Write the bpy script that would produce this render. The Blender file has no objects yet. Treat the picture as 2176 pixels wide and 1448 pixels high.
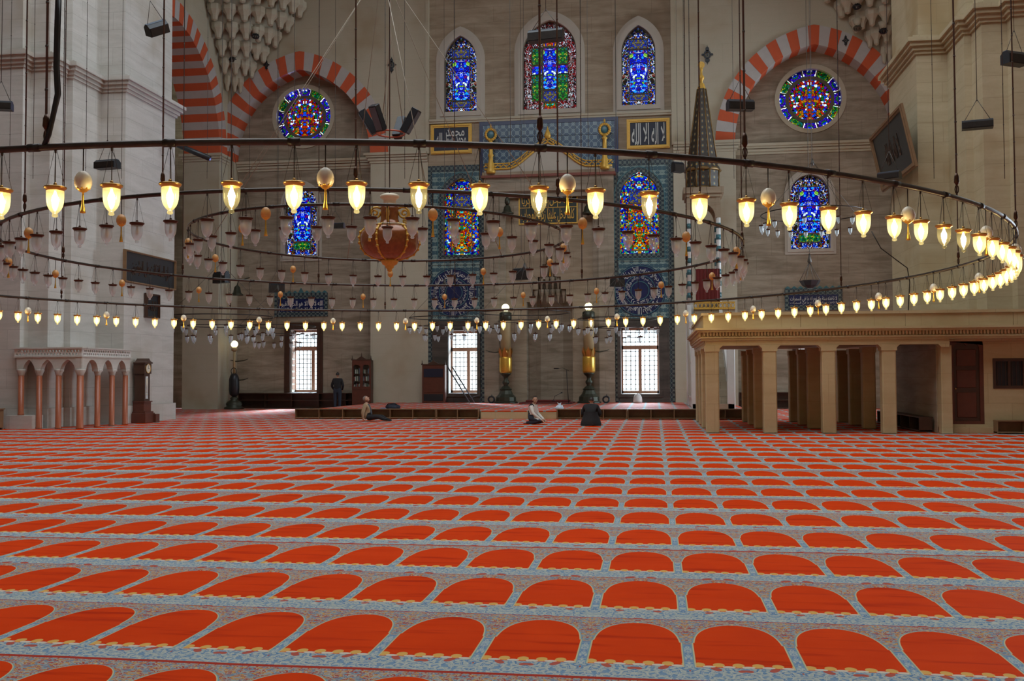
import bpy, bmesh, math, random, unicodedata
from math import sin, cos, pi, radians as R, sqrt, atan2
from mathutils import Vector, Matrix
from mathutils.geometry import tessellate_polygon

random.seed(7)
scene = bpy.context.scene
col = scene.collection

# ------------------------------------------------------------------ camera
FPX = 2130.58
PITCH, YAW, ROLL = 0.0347205, -0.1413186, -0.0041923
CAM = Vector((0, 0, 1.6))
_fw = Vector((sin(YAW) * cos(PITCH), cos(YAW) * cos(PITCH), sin(PITCH)))
_r0 = Vector((cos(YAW), -sin(YAW), 0))
_u0 = _r0.cross(_fw)
_rt = cos(ROLL) * _r0 + sin(ROLL) * _u0
_up = -sin(ROLL) * _r0 + cos(ROLL) * _u0
cd = bpy.data.cameras.new('camera')
cd.sensor_fit = 'HORIZONTAL'
cd.sensor_width = 36.0
cd.lens = FPX / 2176 * 36.0
cd.clip_start = 0.05
cd.clip_end = 500
camo = bpy.data.objects.new('camera', cd)
col.objects.link(camo)
camo.matrix_world = Matrix(((_rt.x, _up.x, -_fw.x, CAM.x), (_rt.y, _up.y, -_fw.y, CAM.y),
                            (_rt.z, _up.z, -_fw.z, CAM.z), (0, 0, 0, 1)))
scene.camera = camo

# ------------------------------------------------------------------ light
world = bpy.data.worlds.new('daylight')
scene.world = world
world.use_nodes = True
wb = world.node_tree.nodes['Background']
wb.inputs[0].default_value = (0.86, 0.94, 1.0, 1)
wb.inputs[1].default_value = 2.4
ld = bpy.data.lights.new('right_aisle_daylight', 'AREA')      # daylight of the tall windows along the right aisle
ld.shape = 'RECTANGLE'; ld.size = 6.0; ld.size_y = 9.0
ld.energy = 2700.0; ld.color = (0.70, 0.86, 1.0)
lo_ = bpy.data.objects.new('right_aisle_daylight', ld)
col.objects.link(lo_)
lo_.location = (23.6, 43.6, 6.5); lo_.rotation_euler = (R(90), 0, R(90))
for _x, _y, _p in ((-17.2, 60.0, 26000.0), (-0.70, 60.0, 9000.0)):      # bright garden daylight high outside the low windows
    ld = bpy.data.lights.new('window_daylight', 'AREA')
    ld.shape = 'RECTANGLE'; ld.size = 4.0; ld.size_y = 4.0
    ld.energy = _p; ld.color = (0.72, 0.86, 1.0)
    lo_ = bpy.data.objects.new('window_daylight', ld)
    col.objects.link(lo_)
    lo_.location = (_x, _y, 8.4); lo_.rotation_euler = (R(-64), 0, 0)
vs = scene.view_settings
vs.view_transform = 'Standard'
vs.look = 'None'
vs.gamma = 1.0
vs.use_curve_mapping = False
vs.exposure = 0.46

# ------------------------------------------------------------------ survey helpers (photo bearings -> metres in the hall)
def ray(x, y):
    return (x - 1088) / FPX * _rt + (724 - y) / FPX * _up + _fw
def atY(x, y, Y):
    d = ray(x, y)
    return CAM + d * (Y / d.y)
def atX(x, y, X):
    d = ray(x, y)
    return CAM + d * (X / d.x)
def atZ(x, y, z=0.0):
    d = ray(x, y)
    return CAM + d * ((z - 1.6) / d.z)

# ------------------------------------------------------------------ object helpers
def tag(o, label=None, cat=None, group=None, kind=None):
    if label: o['label'] = label
    if cat: o['category'] = cat
    if group: o['group'] = group
    if kind: o['kind'] = kind
    return o
def empty(name, loc=(0, 0, 0), rz=0.0, label=None, cat=None, group=None, kind=None):
    o = bpy.data.objects.new(name, None)
    o.empty_display_size = 0.1
    col.objects.link(o)
    o.location = loc
    o.rotation_euler = (0, 0, rz)
    return tag(o, label, cat, group, kind)
def link(name, me, parent=None, loc=None, rot=None):
    o = bpy.data.objects.new(name, me)
    col.objects.link(o)
    if parent: o.parent = parent
    if loc is not None: o.location = loc
    if rot is not None: o.rotation_euler = rot
    return o
def copy_tree(o, parent=None):
    c = o.copy()
    col.objects.link(c)
    c.parent = parent
    for ch in list(o.children):
        copy_tree(ch, c)
    return c

class MB:
    """collects vertices and faces for one mesh object"""
    def __init__(s):
        s.v, s.f, s.sm, s.mi = [], [], [], []
        s.cur = 0
    def add(s, vs_, fs, smooth=False):
        b = len(s.v)
        s.v += [tuple(p) for p in vs_]
        s.f += [tuple(i + b for i in f) for f in fs]
        s.sm += [smooth] * len(fs)
        s.mi += [s.cur] * len(fs)
        return s
    def box(s, x0, x1, y0, y1, z0, z1, bev=0.0):
        if bev <= 0:
            p = [(x, y, z) for x in (x0, x1) for y in (y0, y1) for z in (z0, z1)]
            return s.add(p, [(0, 1, 3, 2), (4, 6, 7, 5), (0, 4, 5, 1), (2, 3, 7, 6), (0, 2, 6, 4), (1, 5, 7, 3)])
        bm = bmesh.new()
        bmesh.ops.create_cube(bm, size=1)
        for v in bm.verts:
            v.co = Vector(((x0 + x1) / 2 + v.co.x * (x1 - x0), (y0 + y1) / 2 + v.co.y * (y1 - y0), (z0 + z1) / 2 + v.co.z * (z1 - z0)))
        bmesh.ops.bevel(bm, geom=bm.edges[:], offset=bev, segments=1, affect='EDGES')
        bm.verts.index_update()
        s.add([v.co for v in bm.verts], [[v.index for v in f.verts] for f in bm.faces])
        bm.free()
        return s
    def cbox(s, c, d, bev=0.0):
        return s.box(c[0] - d[0] / 2, c[0] + d[0] / 2, c[1] - d[1] / 2, c[1] + d[1] / 2, c[2] - d[2] / 2, c[2] + d[2] / 2, bev)
    def slab(s, outer, holes, d0, d1, plane='XZ', back=True):
        """flat plate with holes; plane coords (a,b), depth d0 (towards viewer) .. d1"""
        def P(a, b, d):
            return (a, d, b) if plane == 'XZ' else ((d, a, b) if plane == 'YZ' else (a, b, d))
        loops = [list(outer)] + [list(h) for h in holes]
        flat = [q for l in loops for q in l]
        tris = tessellate_polygon([[Vector((a, b, 0)) for a, b in l] for l in loops])
        n = len(flat)
        s.add([P(a, b, d0) for a, b in flat], [t for t in tris])
        if back: s.add([P(a, b, d1) for a, b in flat], [t[::-1] for t in tris])
        for l in loops:
            m = len(l)
            s.add([P(a, b, d0) for a, b in l] + [P(a, b, d1) for a, b in l],
                  [(i, (i + 1) % m, m + (i + 1) % m, m + i) for i in range(m)])
        return s
    def lathe(s, prof, n=16, c=(0, 0, 0), smooth=True, cap=True, sx=1.0, sy=1.0):
        vs_ = []
        for r, z in prof:
            for k in range(n):
                a = 2 * pi * k / n
                vs_.append((c[0] + r * cos(a) * sx, c[1] + r * sin(a) * sy, c[2] + z))
        fs = []
        for i in range(len(prof) - 1):
            for k in range(n):
                k2 = (k + 1) % n
                fs.append((i * n + k, i * n + k2, (i + 1) * n + k2, (i + 1) * n + k))
        s.add(vs_, fs, smooth)
        if cap:
            b = len(s.v) - len(vs_)
            if prof[0][0] > 1e-5:
                s.f.append(tuple(b + k for k in range(n))[::-1]); s.sm.append(False); s.mi.append(s.cur)
            if prof[-1][0] > 1e-5:
                e = b + (len(prof) - 1) * n
                s.f.append(tuple(e + k for k in range(n))); s.sm.append(False); s.mi.append(s.cur)
        return s
    def tube(s, pts, r, n=8, closed=False, smooth=True):
        pts = [Vector(p) for p in pts]
        m = len(pts)
        rr = r if isinstance(r, (list, tuple)) else [r] * m
        vs_ = []
        prev = None
        for i, p in enumerate(pts):
            if closed:
                t = pts[(i + 1) % m] - pts[i - 1]
            else:
                t = pts[min(i + 1, m - 1)] - pts[max(i - 1, 0)]
            t.normalize()
            if prev is None:
                h = Vector((0, 0, 1)) if abs(t.z) < 0.9 else Vector((1, 0, 0))
                a = t.cross(h).normalized()
            else:
                a = (prev - t * prev.dot(t)).normalized()
            prev = a
            b = t.cross(a)
            for k in range(n):
                g = 2 * pi * k / n
                vs_.append(p + (a * cos(g) + b * sin(g)) * rr[i])
        fs = []
        for i in range(m if closed else m - 1):
            j = (i + 1) % m
            for k in range(n):
                k2 = (k + 1) % n
                fs.append((i * n + k, i * n + k2, j * n + k2, j * n + k))
        if not closed:
            fs.append(tuple(range(n))[::-1])
            fs.append(tuple((m - 1) * n + k for k in range(n)))
        s.add(vs_, fs, smooth)
        return s
    def ball(s, c, rx, ry=None, rz=None, n=12, m=8):
        ry = ry or rx; rz = rz or rx
        prof = [(sin(pi * i / m), -cos(pi * i / m)) for i in range(m + 1)]
        vs_, fs = [], []
        vs_.append((c[0], c[1], c[2] - rz))
        for i in range(1, m):
            for k in range(n):
                a = 2 * pi * k / n
                vs_.append((c[0] + rx * prof[i][0] * cos(a), c[1] + ry * prof[i][0] * sin(a), c[2] + rz * prof[i][1]))
        vs_.append((c[0], c[1], c[2] + rz))
        for k in range(n):
            fs.append((0, 1 + (k + 1) % n, 1 + k))
            for i in range(m - 2):
                fs.append((1 + i * n + k, 1 + i * n + (k + 1) % n, 1 + (i + 1) * n + (k + 1) % n, 1 + (i + 1) * n + k))
            fs.append((len(vs_) - 1, 1 + (m - 2) * n + k, 1 + (m - 2) * n + (k + 1) % n))
        return s.add(vs_, fs, True)
    def mesh(s, name, mat):
        me = bpy.data.meshes.new(name)
        me.from_pydata(s.v, [], s.f)
        mats = mat if isinstance(mat, (list, tuple)) else [mat]
        for m_ in mats: me.materials.append(m_)
        me.polygons.foreach_set('use_smooth', s.sm)
        me.polygons.foreach_set('material_index', s.mi)
        bm = bmesh.new(); bm.from_mesh(me)
        bmesh.ops.recalc_face_normals(bm, faces=bm.faces[:])
        bm.to_mesh(me); bm.free()
        me.update()
        return me
    def build(s, name, mat, parent=None, loc=None, rot=None):
        return link(name, s.mesh(name, mat), parent, loc, rot)

def arch_pts(xc, a, z0, zs, rise, n=10):
    """outline of a pointed-arch opening, from lower left over the apex to lower right"""
    c = (rise * rise - a * a) / (2 * a)
    Rr = a + c
    th = atan2(rise, c)
    left = []
    for i in range(n + 1):
        t = th * i / n
        left.append((xc + c - Rr * cos(t), zs + Rr * sin(t)))
    right = [(2 * xc - x, z) for x, z in left[:-1]][::-1]
    pts = left + right
    if z0 < zs - 1e-6:
        pts = [(xc - a, z0)] + pts + [(xc + a, z0)]
    return pts
def rect(x0, x1, z0, z1):
    return [(x0, z0), (x0, z1), (x1, z1), (x1, z0)]
def circ(xc, zc, r, n=32):
    return [(xc + r * cos(2 * pi * k / n), zc + r * sin(2 * pi * k / n)) for k in range(n)]

# ------------------------------------------------------------------ materials
def lin(r, g, b):
    f = lambda c: c / 12.92 if c <= 0.04045 else ((c + 0.055) / 1.055) ** 2.4
    return (f(r / 255), f(g / 255), f(b / 255), 1)
class NT:
    def __init__(s, name):
        s.m = bpy.data.materials.new(name)
        s.m.use_nodes = True
        s.t = s.m.node_tree
        s.t.nodes.clear()
        s.out = s.n('ShaderNodeOutputMaterial')
    def n(s, ty, **kw):
        nd = s.t.nodes.new(ty)
        for k, v in kw.items(): setattr(nd, k, v)
        return nd
    def l(s, a, b): s.t.links.new(a, b)
    def put(s, sock, v):
        if isinstance(v, bpy.types.NodeSocket): s.l(v, sock)
        elif v is not None:
            if isinstance(v, tuple) and len(v) == 3 and sock.type == 'RGBA': v = (*v, 1)
            sock.default_value = v
    def M(s, op, a, b=None, c=None):
        nd = s.n('ShaderNodeMath', operation=op)
        s.put(nd.inputs[0], a)
        if b is not None: s.put(nd.inputs[1], b)
        if c is not None: s.put(nd.inputs[2], c)
        return nd.outputs[0]
    def mix(s, f, a, b):
        nd = s.n('ShaderNodeMix', data_type='RGBA')
        s.put(nd.inputs[0], f); s.put(nd.inputs[6], a); s.put(nd.inputs[7], b)
        return nd.outputs[2]
    def step(s, x, e0, e1):
        nd = s.n('ShaderNodeMapRange', interpolation_type='SMOOTHSTEP')
        s.put(nd.inputs[0], x); s.put(nd.inputs[1], e0); s.put(nd.inputs[2], e1)
        return nd.outputs[0]
    def xyz(s, v):
        nd = s.n('ShaderNodeSeparateXYZ'); s.l(v, nd.inputs[0]); return nd.outputs
    def vec(s, x, y, z=0.0):
        nd = s.n('ShaderNodeCombineXYZ'); s.put(nd.inputs[0], x); s.put(nd.inputs[1], y); s.put(nd.inputs[2], z); return nd.outputs[0]
    def pos(s): return s.n('ShaderNodeNewGeometry').outputs['Position']
    def obj(s): return s.n('ShaderNodeTexCoord').outputs['Object']
    def noise(s, v, scale, detail=2.0, rough=0.5, dist=0.0):
        nd = s.n('ShaderNodeTexNoise'); s.put(nd.inputs['Vector'], v); nd.inputs['Scale'].default_value = scale
        nd.inputs['Detail'].default_value = detail; nd.inputs['Roughness'].default_value = rough; nd.inputs['Distortion'].default_value = dist
        return nd.outputs[0]
    def voro(s, v, scale, feature='F1', out=0, rand=1.0):
        nd = s.n('ShaderNodeTexVoronoi', feature=feature); s.put(nd.inputs['Vector'], v); nd.inputs['Scale'].default_value = scale
        nd.inputs['Randomness'].default_value = rand
        return nd.outputs[out]
    def ramp(s, f, stops, interp='LINEAR'):
        nd = s.n('ShaderNodeValToRGB'); cr = nd.color_ramp; cr.interpolation = interp
        while len(cr.elements) < len(stops): cr.elements.new(0.5)
        for e, (p, c) in zip(cr.elements, stops): e.position = p; e.color = c if len(c) == 4 else (*c, 1)
        s.put(nd.inputs[0], f); return nd.outputs[0]
    def bump(s, h, strength=0.3, dist=0.01):
        nd = s.n('ShaderNodeBump'); s.put(nd.inputs['Height'], h); nd.inputs['Strength'].default_value = strength; nd.inputs['Distance'].default_value = dist
        return nd.outputs[0]
    def bsdf(s, color, rough=0.6, metal=0.0, spec=0.5, normal=None, **kw):
        nd = s.n('ShaderNodeBsdfPrincipled')
        s.put(nd.inputs['Base Color'], color); s.put(nd.inputs['Roughness'], rough); s.put(nd.inputs['Metallic'], metal)
        nd.inputs['Specular IOR Level'].default_value = spec
        if normal is not None: s.l(normal, nd.inputs['Normal'])
        for k, v in kw.items(): s.put(nd.inputs[k], v)
        return nd.outputs[0]
    def done(s, shader):
        s.l(shader, s.out.inputs[0]); return s.m

def plain(name, c, rough=0.6, metal=0.0, var=0.12, scale=6.0, spec=0.5):
    """one colour with a little grain"""
    t = NT(name)
    n = t.noise(t.obj(), scale, 3.0)
    c = c if len(c) == 4 else (*c, 1)
    lo = tuple(x * (1 - var) for x in c[:3]) + (1,)
    hi = tuple(min(1, x * (1 + var)) for x in c[:3]) + (1,)
    return t.done(t.bsdf(t.mix(n, lo, hi), rough, metal, spec))

def stone(name, c0, c1, stain, joints=0.5, bw=1.6, bh=0.62, streak=1.0):
    t = NT(name)
    x, y, z = t.xyz(t.pos())
    u = t.M('ADD', x, y)
    vv = t.vec(u, z)
    stv = t.vec(t.M('MULTIPLY', u, 0.35), t.M('MULTIPLY', z, 2.2))
    n1 = t.noise(stv, 1.6, 5.0, 0.62, 0.6)
    n2 = t.noise(vv, 0.35, 3.0, 0.6)
    n3 = t.noise(t.pos(), 14.0, 3.0, 0.6)
    br = t.n('ShaderNodeTexBrick'); t.l(vv, br.inputs['Vector'])
    br.inputs['Color1'].default_value = (0.42, 0.42, 0.42, 1); br.inputs['Color2'].default_value = (0.62, 0.62, 0.62, 1); br.inputs['Mortar'].default_value = (0, 0, 0, 1)
    br.inputs['Scale'].default_value = 1.0; br.inputs['Mortar Size'].default_value = 0.006; br.inputs['Mortar Smooth'].default_value = 0.4
    br.inputs['Brick Width'].default_value = bw; br.inputs['Row Height'].default_value = bh
    blk = t.M('MULTIPLY', t.M('SUBTRACT', br.outputs[0], 0.5), 0.9)
    f = t.M('ADD', t.M('MULTIPLY', t.M('SUBTRACT', n1, 0.5), 1.5 * streak), t.M('ADD', 0.5, blk))
    c = t.mix(f, c0, c1)
    c = t.mix(t.step(n2, 0.5, 0.75), c, stain)
    c = t.mix(t.M('MULTIPLY', n3, 0.25), c, tuple(v * 0.7 for v in c0[:3]) + (1,))
    c = t.mix(t.M('MULTIPLY', br.outputs[1], joints), c, tuple(v * 0.45 for v in c0[:3]) + (1,))
    h = t.M('SUBTRACT', t.M('MULTIPLY', n3, 0.3), br.outputs[1])
    return t.done(t.bsdf(c, 0.62, 0, 0.35, t.bump(h, 0.25, 0.01)))

# ------------------------------------------------------------------ carpet: rows of prayer niches
def carpet_material():
    t = NT('prayer_carpet')
    W, X0, RR, Y0 = 0.5959, 0.17416, 1.31618, 5.6333
    x, y, z = t.xyz(t.pos())
    wob = t.M('MULTIPLY', t.M('SUBTRACT', t.noise(t.pos(), 0.7, 2.0), 0.5), 0.05)
    cu = t.M('DIVIDE', t.M('SUBTRACT', x, X0), W)
    rv = t.M('ADD', t.M('DIVIDE', t.M('SUBTRACT', y, Y0), RR), wob)
    fu = t.M('FRACT', cu)
    ft = t.M('FRACT', rv)
    uu = t.M('ABSOLUTE', t.M('SUBTRACT', fu, 0.5))
    # niche half-width
    s = t.M('MINIMUM', t.M('MAXIMUM', t.M('DIVIDE', t.M('SUBTRACT', ft, 0.37), 0.345), 0.0), 1.0)
    rnd = t.M('SQRT', t.M('MAXIMUM', t.M('SUBTRACT', 1.0, t.M('POWER', s, 2.9)), 0.0))
    hw = t.M('MULTIPLY', 0.425, t.M('ADD', t.M('MULTIPLY', rnd, 0.86), t.M('MULTIPLY', t.M('SUBTRACT', 1.0, s), 0.14)))
    hw = t.M('ADD', hw, t.M('MULTIPLY', t.M('LESS_THAN', ft, 0.37), 0.013))
    top = t.M('LESS_THAN', ft, 0.715)
    d = t.M('SUBTRACT', hw, uu)
    inside = t.M('MULTIPLY', t.M('GREATER_THAN', d, 0.0), top)
    line = t.M('MULTIPLY', t.M('MULTIPLY', t.M('LESS_THAN', d, 0.0), t.M('GREATER_THAN', d, -0.014)), t.M('LESS_THAN', ft, 0.735))
    line2 = t.M('MULTIPLY', t.M('MULTIPLY', t.M('LESS_THAN', d, -0.014), t.M('GREATER_THAN', d, -0.026)), t.M('LESS_THAN', ft, 0.735))
    # vine and leaf figures
    P2 = t.vec(t.M('MULTIPLY', uu, W), t.M('MULTIPLY', rv, RR), 0)
    nA = t.noise(P2, 26.0, 1.0, 0.5, 0.8)
    nB = t.noise(P2, 17.0, 1.0, 0.5, 0.4)
    nC = t.noise(P2, 40.0, 0.0)
    vine = t.M('LESS_THAN', t.M('ABSOLUTE', t.M('SUBTRACT', nA, 0.5)), 0.035)
    vine2 = t.M('LESS_THAN', t.M('ABSOLUTE', t.M('SUBTRACT', nB, 0.47)), 0.03)
    leaf = t.M('GREATER_THAN', nC, 0.57)
    leaf2 = t.M('LESS_THAN', nC, 0.40)
    big = t.M('GREATER_THAN', nB, 0.57)
    orange = t.mix(t.noise(t.pos(), 2.2, 3.0), (0.52, 0.031, 0.0009, 1), (0.65, 0.050, 0.0014, 1))
    nap = t.noise(t.vec(t.M('MULTIPLY', x, 0.6), t.M('MULTIPLY', y, 5.0)), 1.6, 3.0, 0.6)
    orange = t.mix(t.step(nap, 0.52, 0.74), orange, (0.40, 0.018, 0.001, 1))
    # blue border band
    band = t.mix(leaf, (0.46, 0.52, 0.50, 1), (0.12, 0.26, 0.46, 1))
    band = t.mix(big, band, (0.22, 0.36, 0.52, 1))
    band = t.mix(vine, band, (0.60, 0.62, 0.55, 1))
    band = t.mix(t.M('GREATER_THAN', t.noise(P2, 9.0, 0.0), 0.70), band, (0.55, 0.10, 0.06, 1))
    # post between niches
    dm = t.M('SINE', t.M('MULTIPLY', rv, 55.0))
    post = t.mix(t.M('GREATER_THAN', t.M('ADD', dm, t.M('MULTIPLY', t.M('SUBTRACT', nA, 0.5), 4.0)), 0.2), (0.16, 0.28, 0.46, 1), (0.34, 0.44, 0.50, 1))
    post = t.mix(vine, post, (0.55, 0.57, 0.50, 1))
    # spandrel
    sp = t.mix(leaf, (0.50, 0.47, 0.40, 1), (0.66, 0.36, 0.10, 1))
    sp = t.mix(leaf2, sp, (0.30, 0.40, 0.44, 1))
    sp = t.mix(vine, sp, (0.45, 0.07, 0.05, 1))
    sp = t.mix(vine2, sp, (0.22, 0.30, 0.40, 1))
    band = t.mix(0.30, band, (0.05, 0.06, 0.07, 1)); sp = t.mix(0.28, sp, (0.06, 0.05, 0.05, 1)); post = t.mix(0.22, post, (0.05, 0.06, 0.07, 1))
    c = t.mix(t.step(ft, 0.33, 0.35), post, sp)
    c = t.mix(line2, c, (0.18, 0.30, 0.36, 1))
    c = t.mix(line, c, (0.50, 0.44, 0.26, 1))
    c = t.mix(inside, c, orange)
    zig = t.M('ADD', 0.985, t.M('MULTIPLY', t.M('PINGPONG', t.M('MULTIPLY', fu, 20.0), 0.5), 0.018))
    c = t.mix(t.M('GREATER_THAN', ft, 0.805), c, band)
    # row of small flowers on the niche foot
    fx = t.M('SUBTRACT', t.M('FRACT', t.M('MULTIPLY', fu, 5.6)), 0.5)
    fy = t.M('DIVIDE', t.M('SUBTRACT', ft, 0.036), 0.030)
    fl = t.M('LESS_THAN', t.M('ADD', t.M('POWER', t.M('MULTIPLY', fx, 3.3), 2.0), t.M('POWER', fy, 2.0)), 1.0)
    c = t.mix(t.M('MULTIPLY', fl, inside), c, (0.62, 0.36, 0.10, 1))
    fx2 = t.M('SUBTRACT', t.M('FRACT', t.M('ADD', t.M('MULTIPLY', fu, 5.6), 0.5)), 0.5)
    fy2 = t.M('DIVIDE', t.M('SUBTRACT', ft, 0.012), 0.014)
    fl2 = t.M('LESS_THAN', t.M('ADD', t.M('POWER', t.M('MULTIPLY', fx2, 3.0), 2.0), t.M('POWER', fy2, 2.0)), 1.0)
    c = t.mix(t.M('MULTIPLY', fl2, inside), c, (0.60, 0.52, 0.42, 1))
    # seam between strips
    c = t.mix(t.M('LESS_THAN', t.M('ABSOLUTE', t.M('SUBTRACT', ft, 0.800)), t.M('ADD', 0.005, t.M('MULTIPLY', t.M('GREATER_THAN', t.M('FRACT', t.M('MULTIPLY', t.M('FLOOR', rv), 0.37)), 0.6), 0.010))), c, (0.36, 0.035, 0.02, 1))
    wave = t.noise(t.vec(x, t.M('MULTIPLY', y, 2.5)), 0.9, 2.0)
    h = t.M('ADD', t.M('MULTIPLY', t.noise(t.pos(), 220.0, 1.0), 0.15), t.M('MULTIPLY', wave, 3.0))
    return t.done(t.bsdf(c, 0.75, 0, 0.04, t.bump(h, 0.35, 0.012)))

# ------------------------------------------------------------------ stained glass seen against the daylight
def stained(name, kind):
    t = NT(name)
    o = t.obj()
    x, y, z = t.xyz(o)
    ax = t.M('ABSOLUTE', x)
    v = t.vec(ax, z)
    sc = {'blue': 8.0, 'gold': 13.0, 'scroll': 13.0, 'red': 12.0, 'green': 15.0, 'round': 9.5, 'plain': 14.0, 'ring': 11.0, 'mosaic': 12.0}[kind]
    if kind in ('ring',):
        ang = t.M('ARCTAN2', x, z)
        rad = t.M('SQRT', t.M('ADD', t.M('MULTIPLY', x, x), t.M('MULTIPLY', z, z)))
        k = 8.0 if kind == 'round' else 12.0
        pa = t.M('PINGPONG', t.M('MULTIPLY', ang, k / (2 * pi)), 0.5)
        v = t.vec(t.M('MULTIPLY', pa, t.M('MULTIPLY', rad, 2 * pi / k)), rad)
    cell = t.voro(v, sc, 'F1', 1, 0.85)
    edge = t.voro(v, sc, 'DISTANCE_TO_EDGE', 0, 0.85)
    cx = t.xyz(cell)[0]
    pal = {
        'blue': [(0, (0.01, 0.04, 0.55)), (.24, (0.02, 0.15, 0.85)), (.42, (0.05, 0.45, 0.95)), (.56, (0.35, 0.55, 0.12)), (.68, (0.02, 0.03, 0.45)), (.8, (0.75, 0.85, 0.95)), (.9, (0.30, 0.02, 0.30))],
        'gold': [(0, (0.55, 0.33, 0.03)), (.2, (0.45, 0.08, 0.02)), (.36, (0.10, 0.32, 0.12)), (.5, (0.75, 0.50, 0.08)), (.64, (0.03, 0.12, 0.60)), (.78, (0.70, 0.20, 0.05)), (.9, (0.10, 0.62, 0.62))],
        'scroll': [(0, (0.02, 0.05, 0.32)), (.2, (0.10, 0.06, 0.03)), (.45, (0.03, 0.16, 0.60)), (.6, (0.42, 0.20, 0.04)), (.75, (0.03, 0.16, 0.06)), (.88, (0.30, 0.03, 0.03))],
        'red': [(0, (0.22, 0.005, 0.01)), (.4, (0.36, 0.01, 0.02)), (.7, (0.12, 0.01, 0.01)), (.85, (0.05, 0.02, 0.02))],
        'green': [(0, (0.02, 0.22, 0.10)), (.3, (0.10, 0.42, 0.12)), (.5, (0.30, 0.40, 0.06)), (.65, (0.03, 0.30, 0.30)), (.8, (0.5, 0.5, 0.12)), (.92, (0.45, 0.07, 0.03))],
        'round': [(0, (0.55, 0.10, 0.02)), (.17, (0.55, 0.32, 0.04)), (.32, (0.06, 0.20, 0.65)), (.46, (0.42, 0.05, 0.05)), (.6, (0.75, 0.80, 0.90)), (.72, (0.06, 0.30, 0.10)), (.86, (0.20, 0.05, 0.45))],
        'ring': [(0, (0.06, 0.03, 0.45)), (.3, (0.03, 0.12, 0.70)), (.5, (0.20, 0.05, 0.50)), (.65, (0.05, 0.32, 0.15)), (.8, (0.80, 0.85, 0.95)), (.9, (0.04, 0.06, 0.40))],
        'mosaic': [(0, (0.02, 0.06, 0.55)), (.22, (0.05, 0.25, 0.80)), (.36, (0.65, 0.40, 0.05)), (.48, (0.10, 0.42, 0.30)), (.58, (0.03, 0.03, 0.35)), (.72, (0.55, 0.10, 0.04)), (.84, (0.55, 0.75, 0.85)), (.92, (0.45, 0.50, 0.10))],
        'plain': [(0, (0.10, 0.12, 0.45)), (.3, (0.35, 0.30, 0.12)), (.6, (0.08, 0.20, 0.50)), (.8, (0.30, 0.30, 0.30))],
    }[kind]
    c = t.ramp(cx, [(p, (*q, 1)) for p, q in pal], 'CONSTANT')
    grain = t.noise(v, sc * 5, 1.0)
    c = t.mix(t.step(grain, 0.30, 0.52), tuple([0.02, 0.02, 0.03, 1]), c) if kind != 'blue' else t.mix(t.M('MULTIPLY', grain, 0.35), c, (0.0, 0.01, 0.05, 1))
    if kind in ('scroll', 'red', 'blue'):
        nn = t.noise(t.vec(ax, t.M('MULTIPLY', z, 0.8)), {'scroll': 6.0, 'red': 7.5, 'blue': 3.4}[kind], 1.0, 0.5, 0.6)
        w = {'scroll': 0.026, 'red': 0.030, 'blue': 0.012}[kind]
        c = t.mix(t.M('LESS_THAN', t.M('ABSOLUTE', t.M('SUBTRACT', nn, 0.5)), w), c, (0.55, 0.58, 0.62, 1))
    c = t.mix(t.M('LESS_THAN', edge, 0.045), c, (0.012, 0.012, 0.012, 1))
    tr = t.n('ShaderNodeBsdfTransparent'); t.l(c, tr.inputs[0])
    gl = t.bsdf((0.03, 0.03, 0.035, 1), 0.25, 0, 0.4)
    ms = t.n('ShaderNodeMixShader'); ms.inputs[0].default_value = 0.12
    t.l(tr.outputs[0], ms.inputs[1]); t.l(gl, ms.inputs[2])
    return t.done(ms.outputs[0])

def glass_clear(name, tint=(1, 1, 1, 1), gloss=0.10, body=0.06, ribs=True):
    """thin blown glass: mostly clear, bright rim reflections"""
    t = NT(name)
    lw = t.n('ShaderNodeLayerWeight'); lw.inputs[0].default_value = 0.35
    tr = t.n('ShaderNodeBsdfTransparent'); tr.inputs[0].default_value = tint
    gs = t.n('ShaderNodeBsdfGlossy'); gs.inputs[0].default_value = (1, 1, 1, 1); gs.inputs[1].default_value = 0.22
    df = t.n('ShaderNodeBsdfTranslucent'); df.inputs[0].default_value = (0.72, 0.92, 1.0, 1)
    d2 = t.n('ShaderNodeBsdfDiffuse'); d2.inputs[0].default_value = (0.86, 0.96, 1.0, 1)
    nb = t.noise(t.obj(), 30.0, 2.0, 0.6, 1.0)
    if ribs:
        b = t.bump(nb, 0.5, 0.02); t.l(b, gs.inputs['Normal'])
    m0 = t.n('ShaderNodeMixShader'); m0.inputs[0].default_value = 0.5; t.l(df.outputs[0], m0.inputs[1]); t.l(d2.outputs[0], m0.inputs[2])
    m1 = t.n('ShaderNodeMixShader'); t.put(m1.inputs[0], t.M('ADD', body, t.M('MULTIPLY', t.M('POWER', lw.outputs['Facing'], 1.4), body * 1.5)))
    t.l(tr.outputs[0], m1.inputs[1]); t.l(m0.outputs[0], m1.inputs[2])
    m2 = t.n('ShaderNodeMixShader')
    t.put(m2.inputs[0], t.M('ADD', gloss, t.M('MULTIPLY', t.M('POWER', lw.outputs['Facing'], 2.0), 0.22)))
    t.l(m1.outputs[0], m2.inputs[1]); t.l(gs.outputs[0], m2.inputs[2])
    return t.done(m2.outputs[0])

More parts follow.
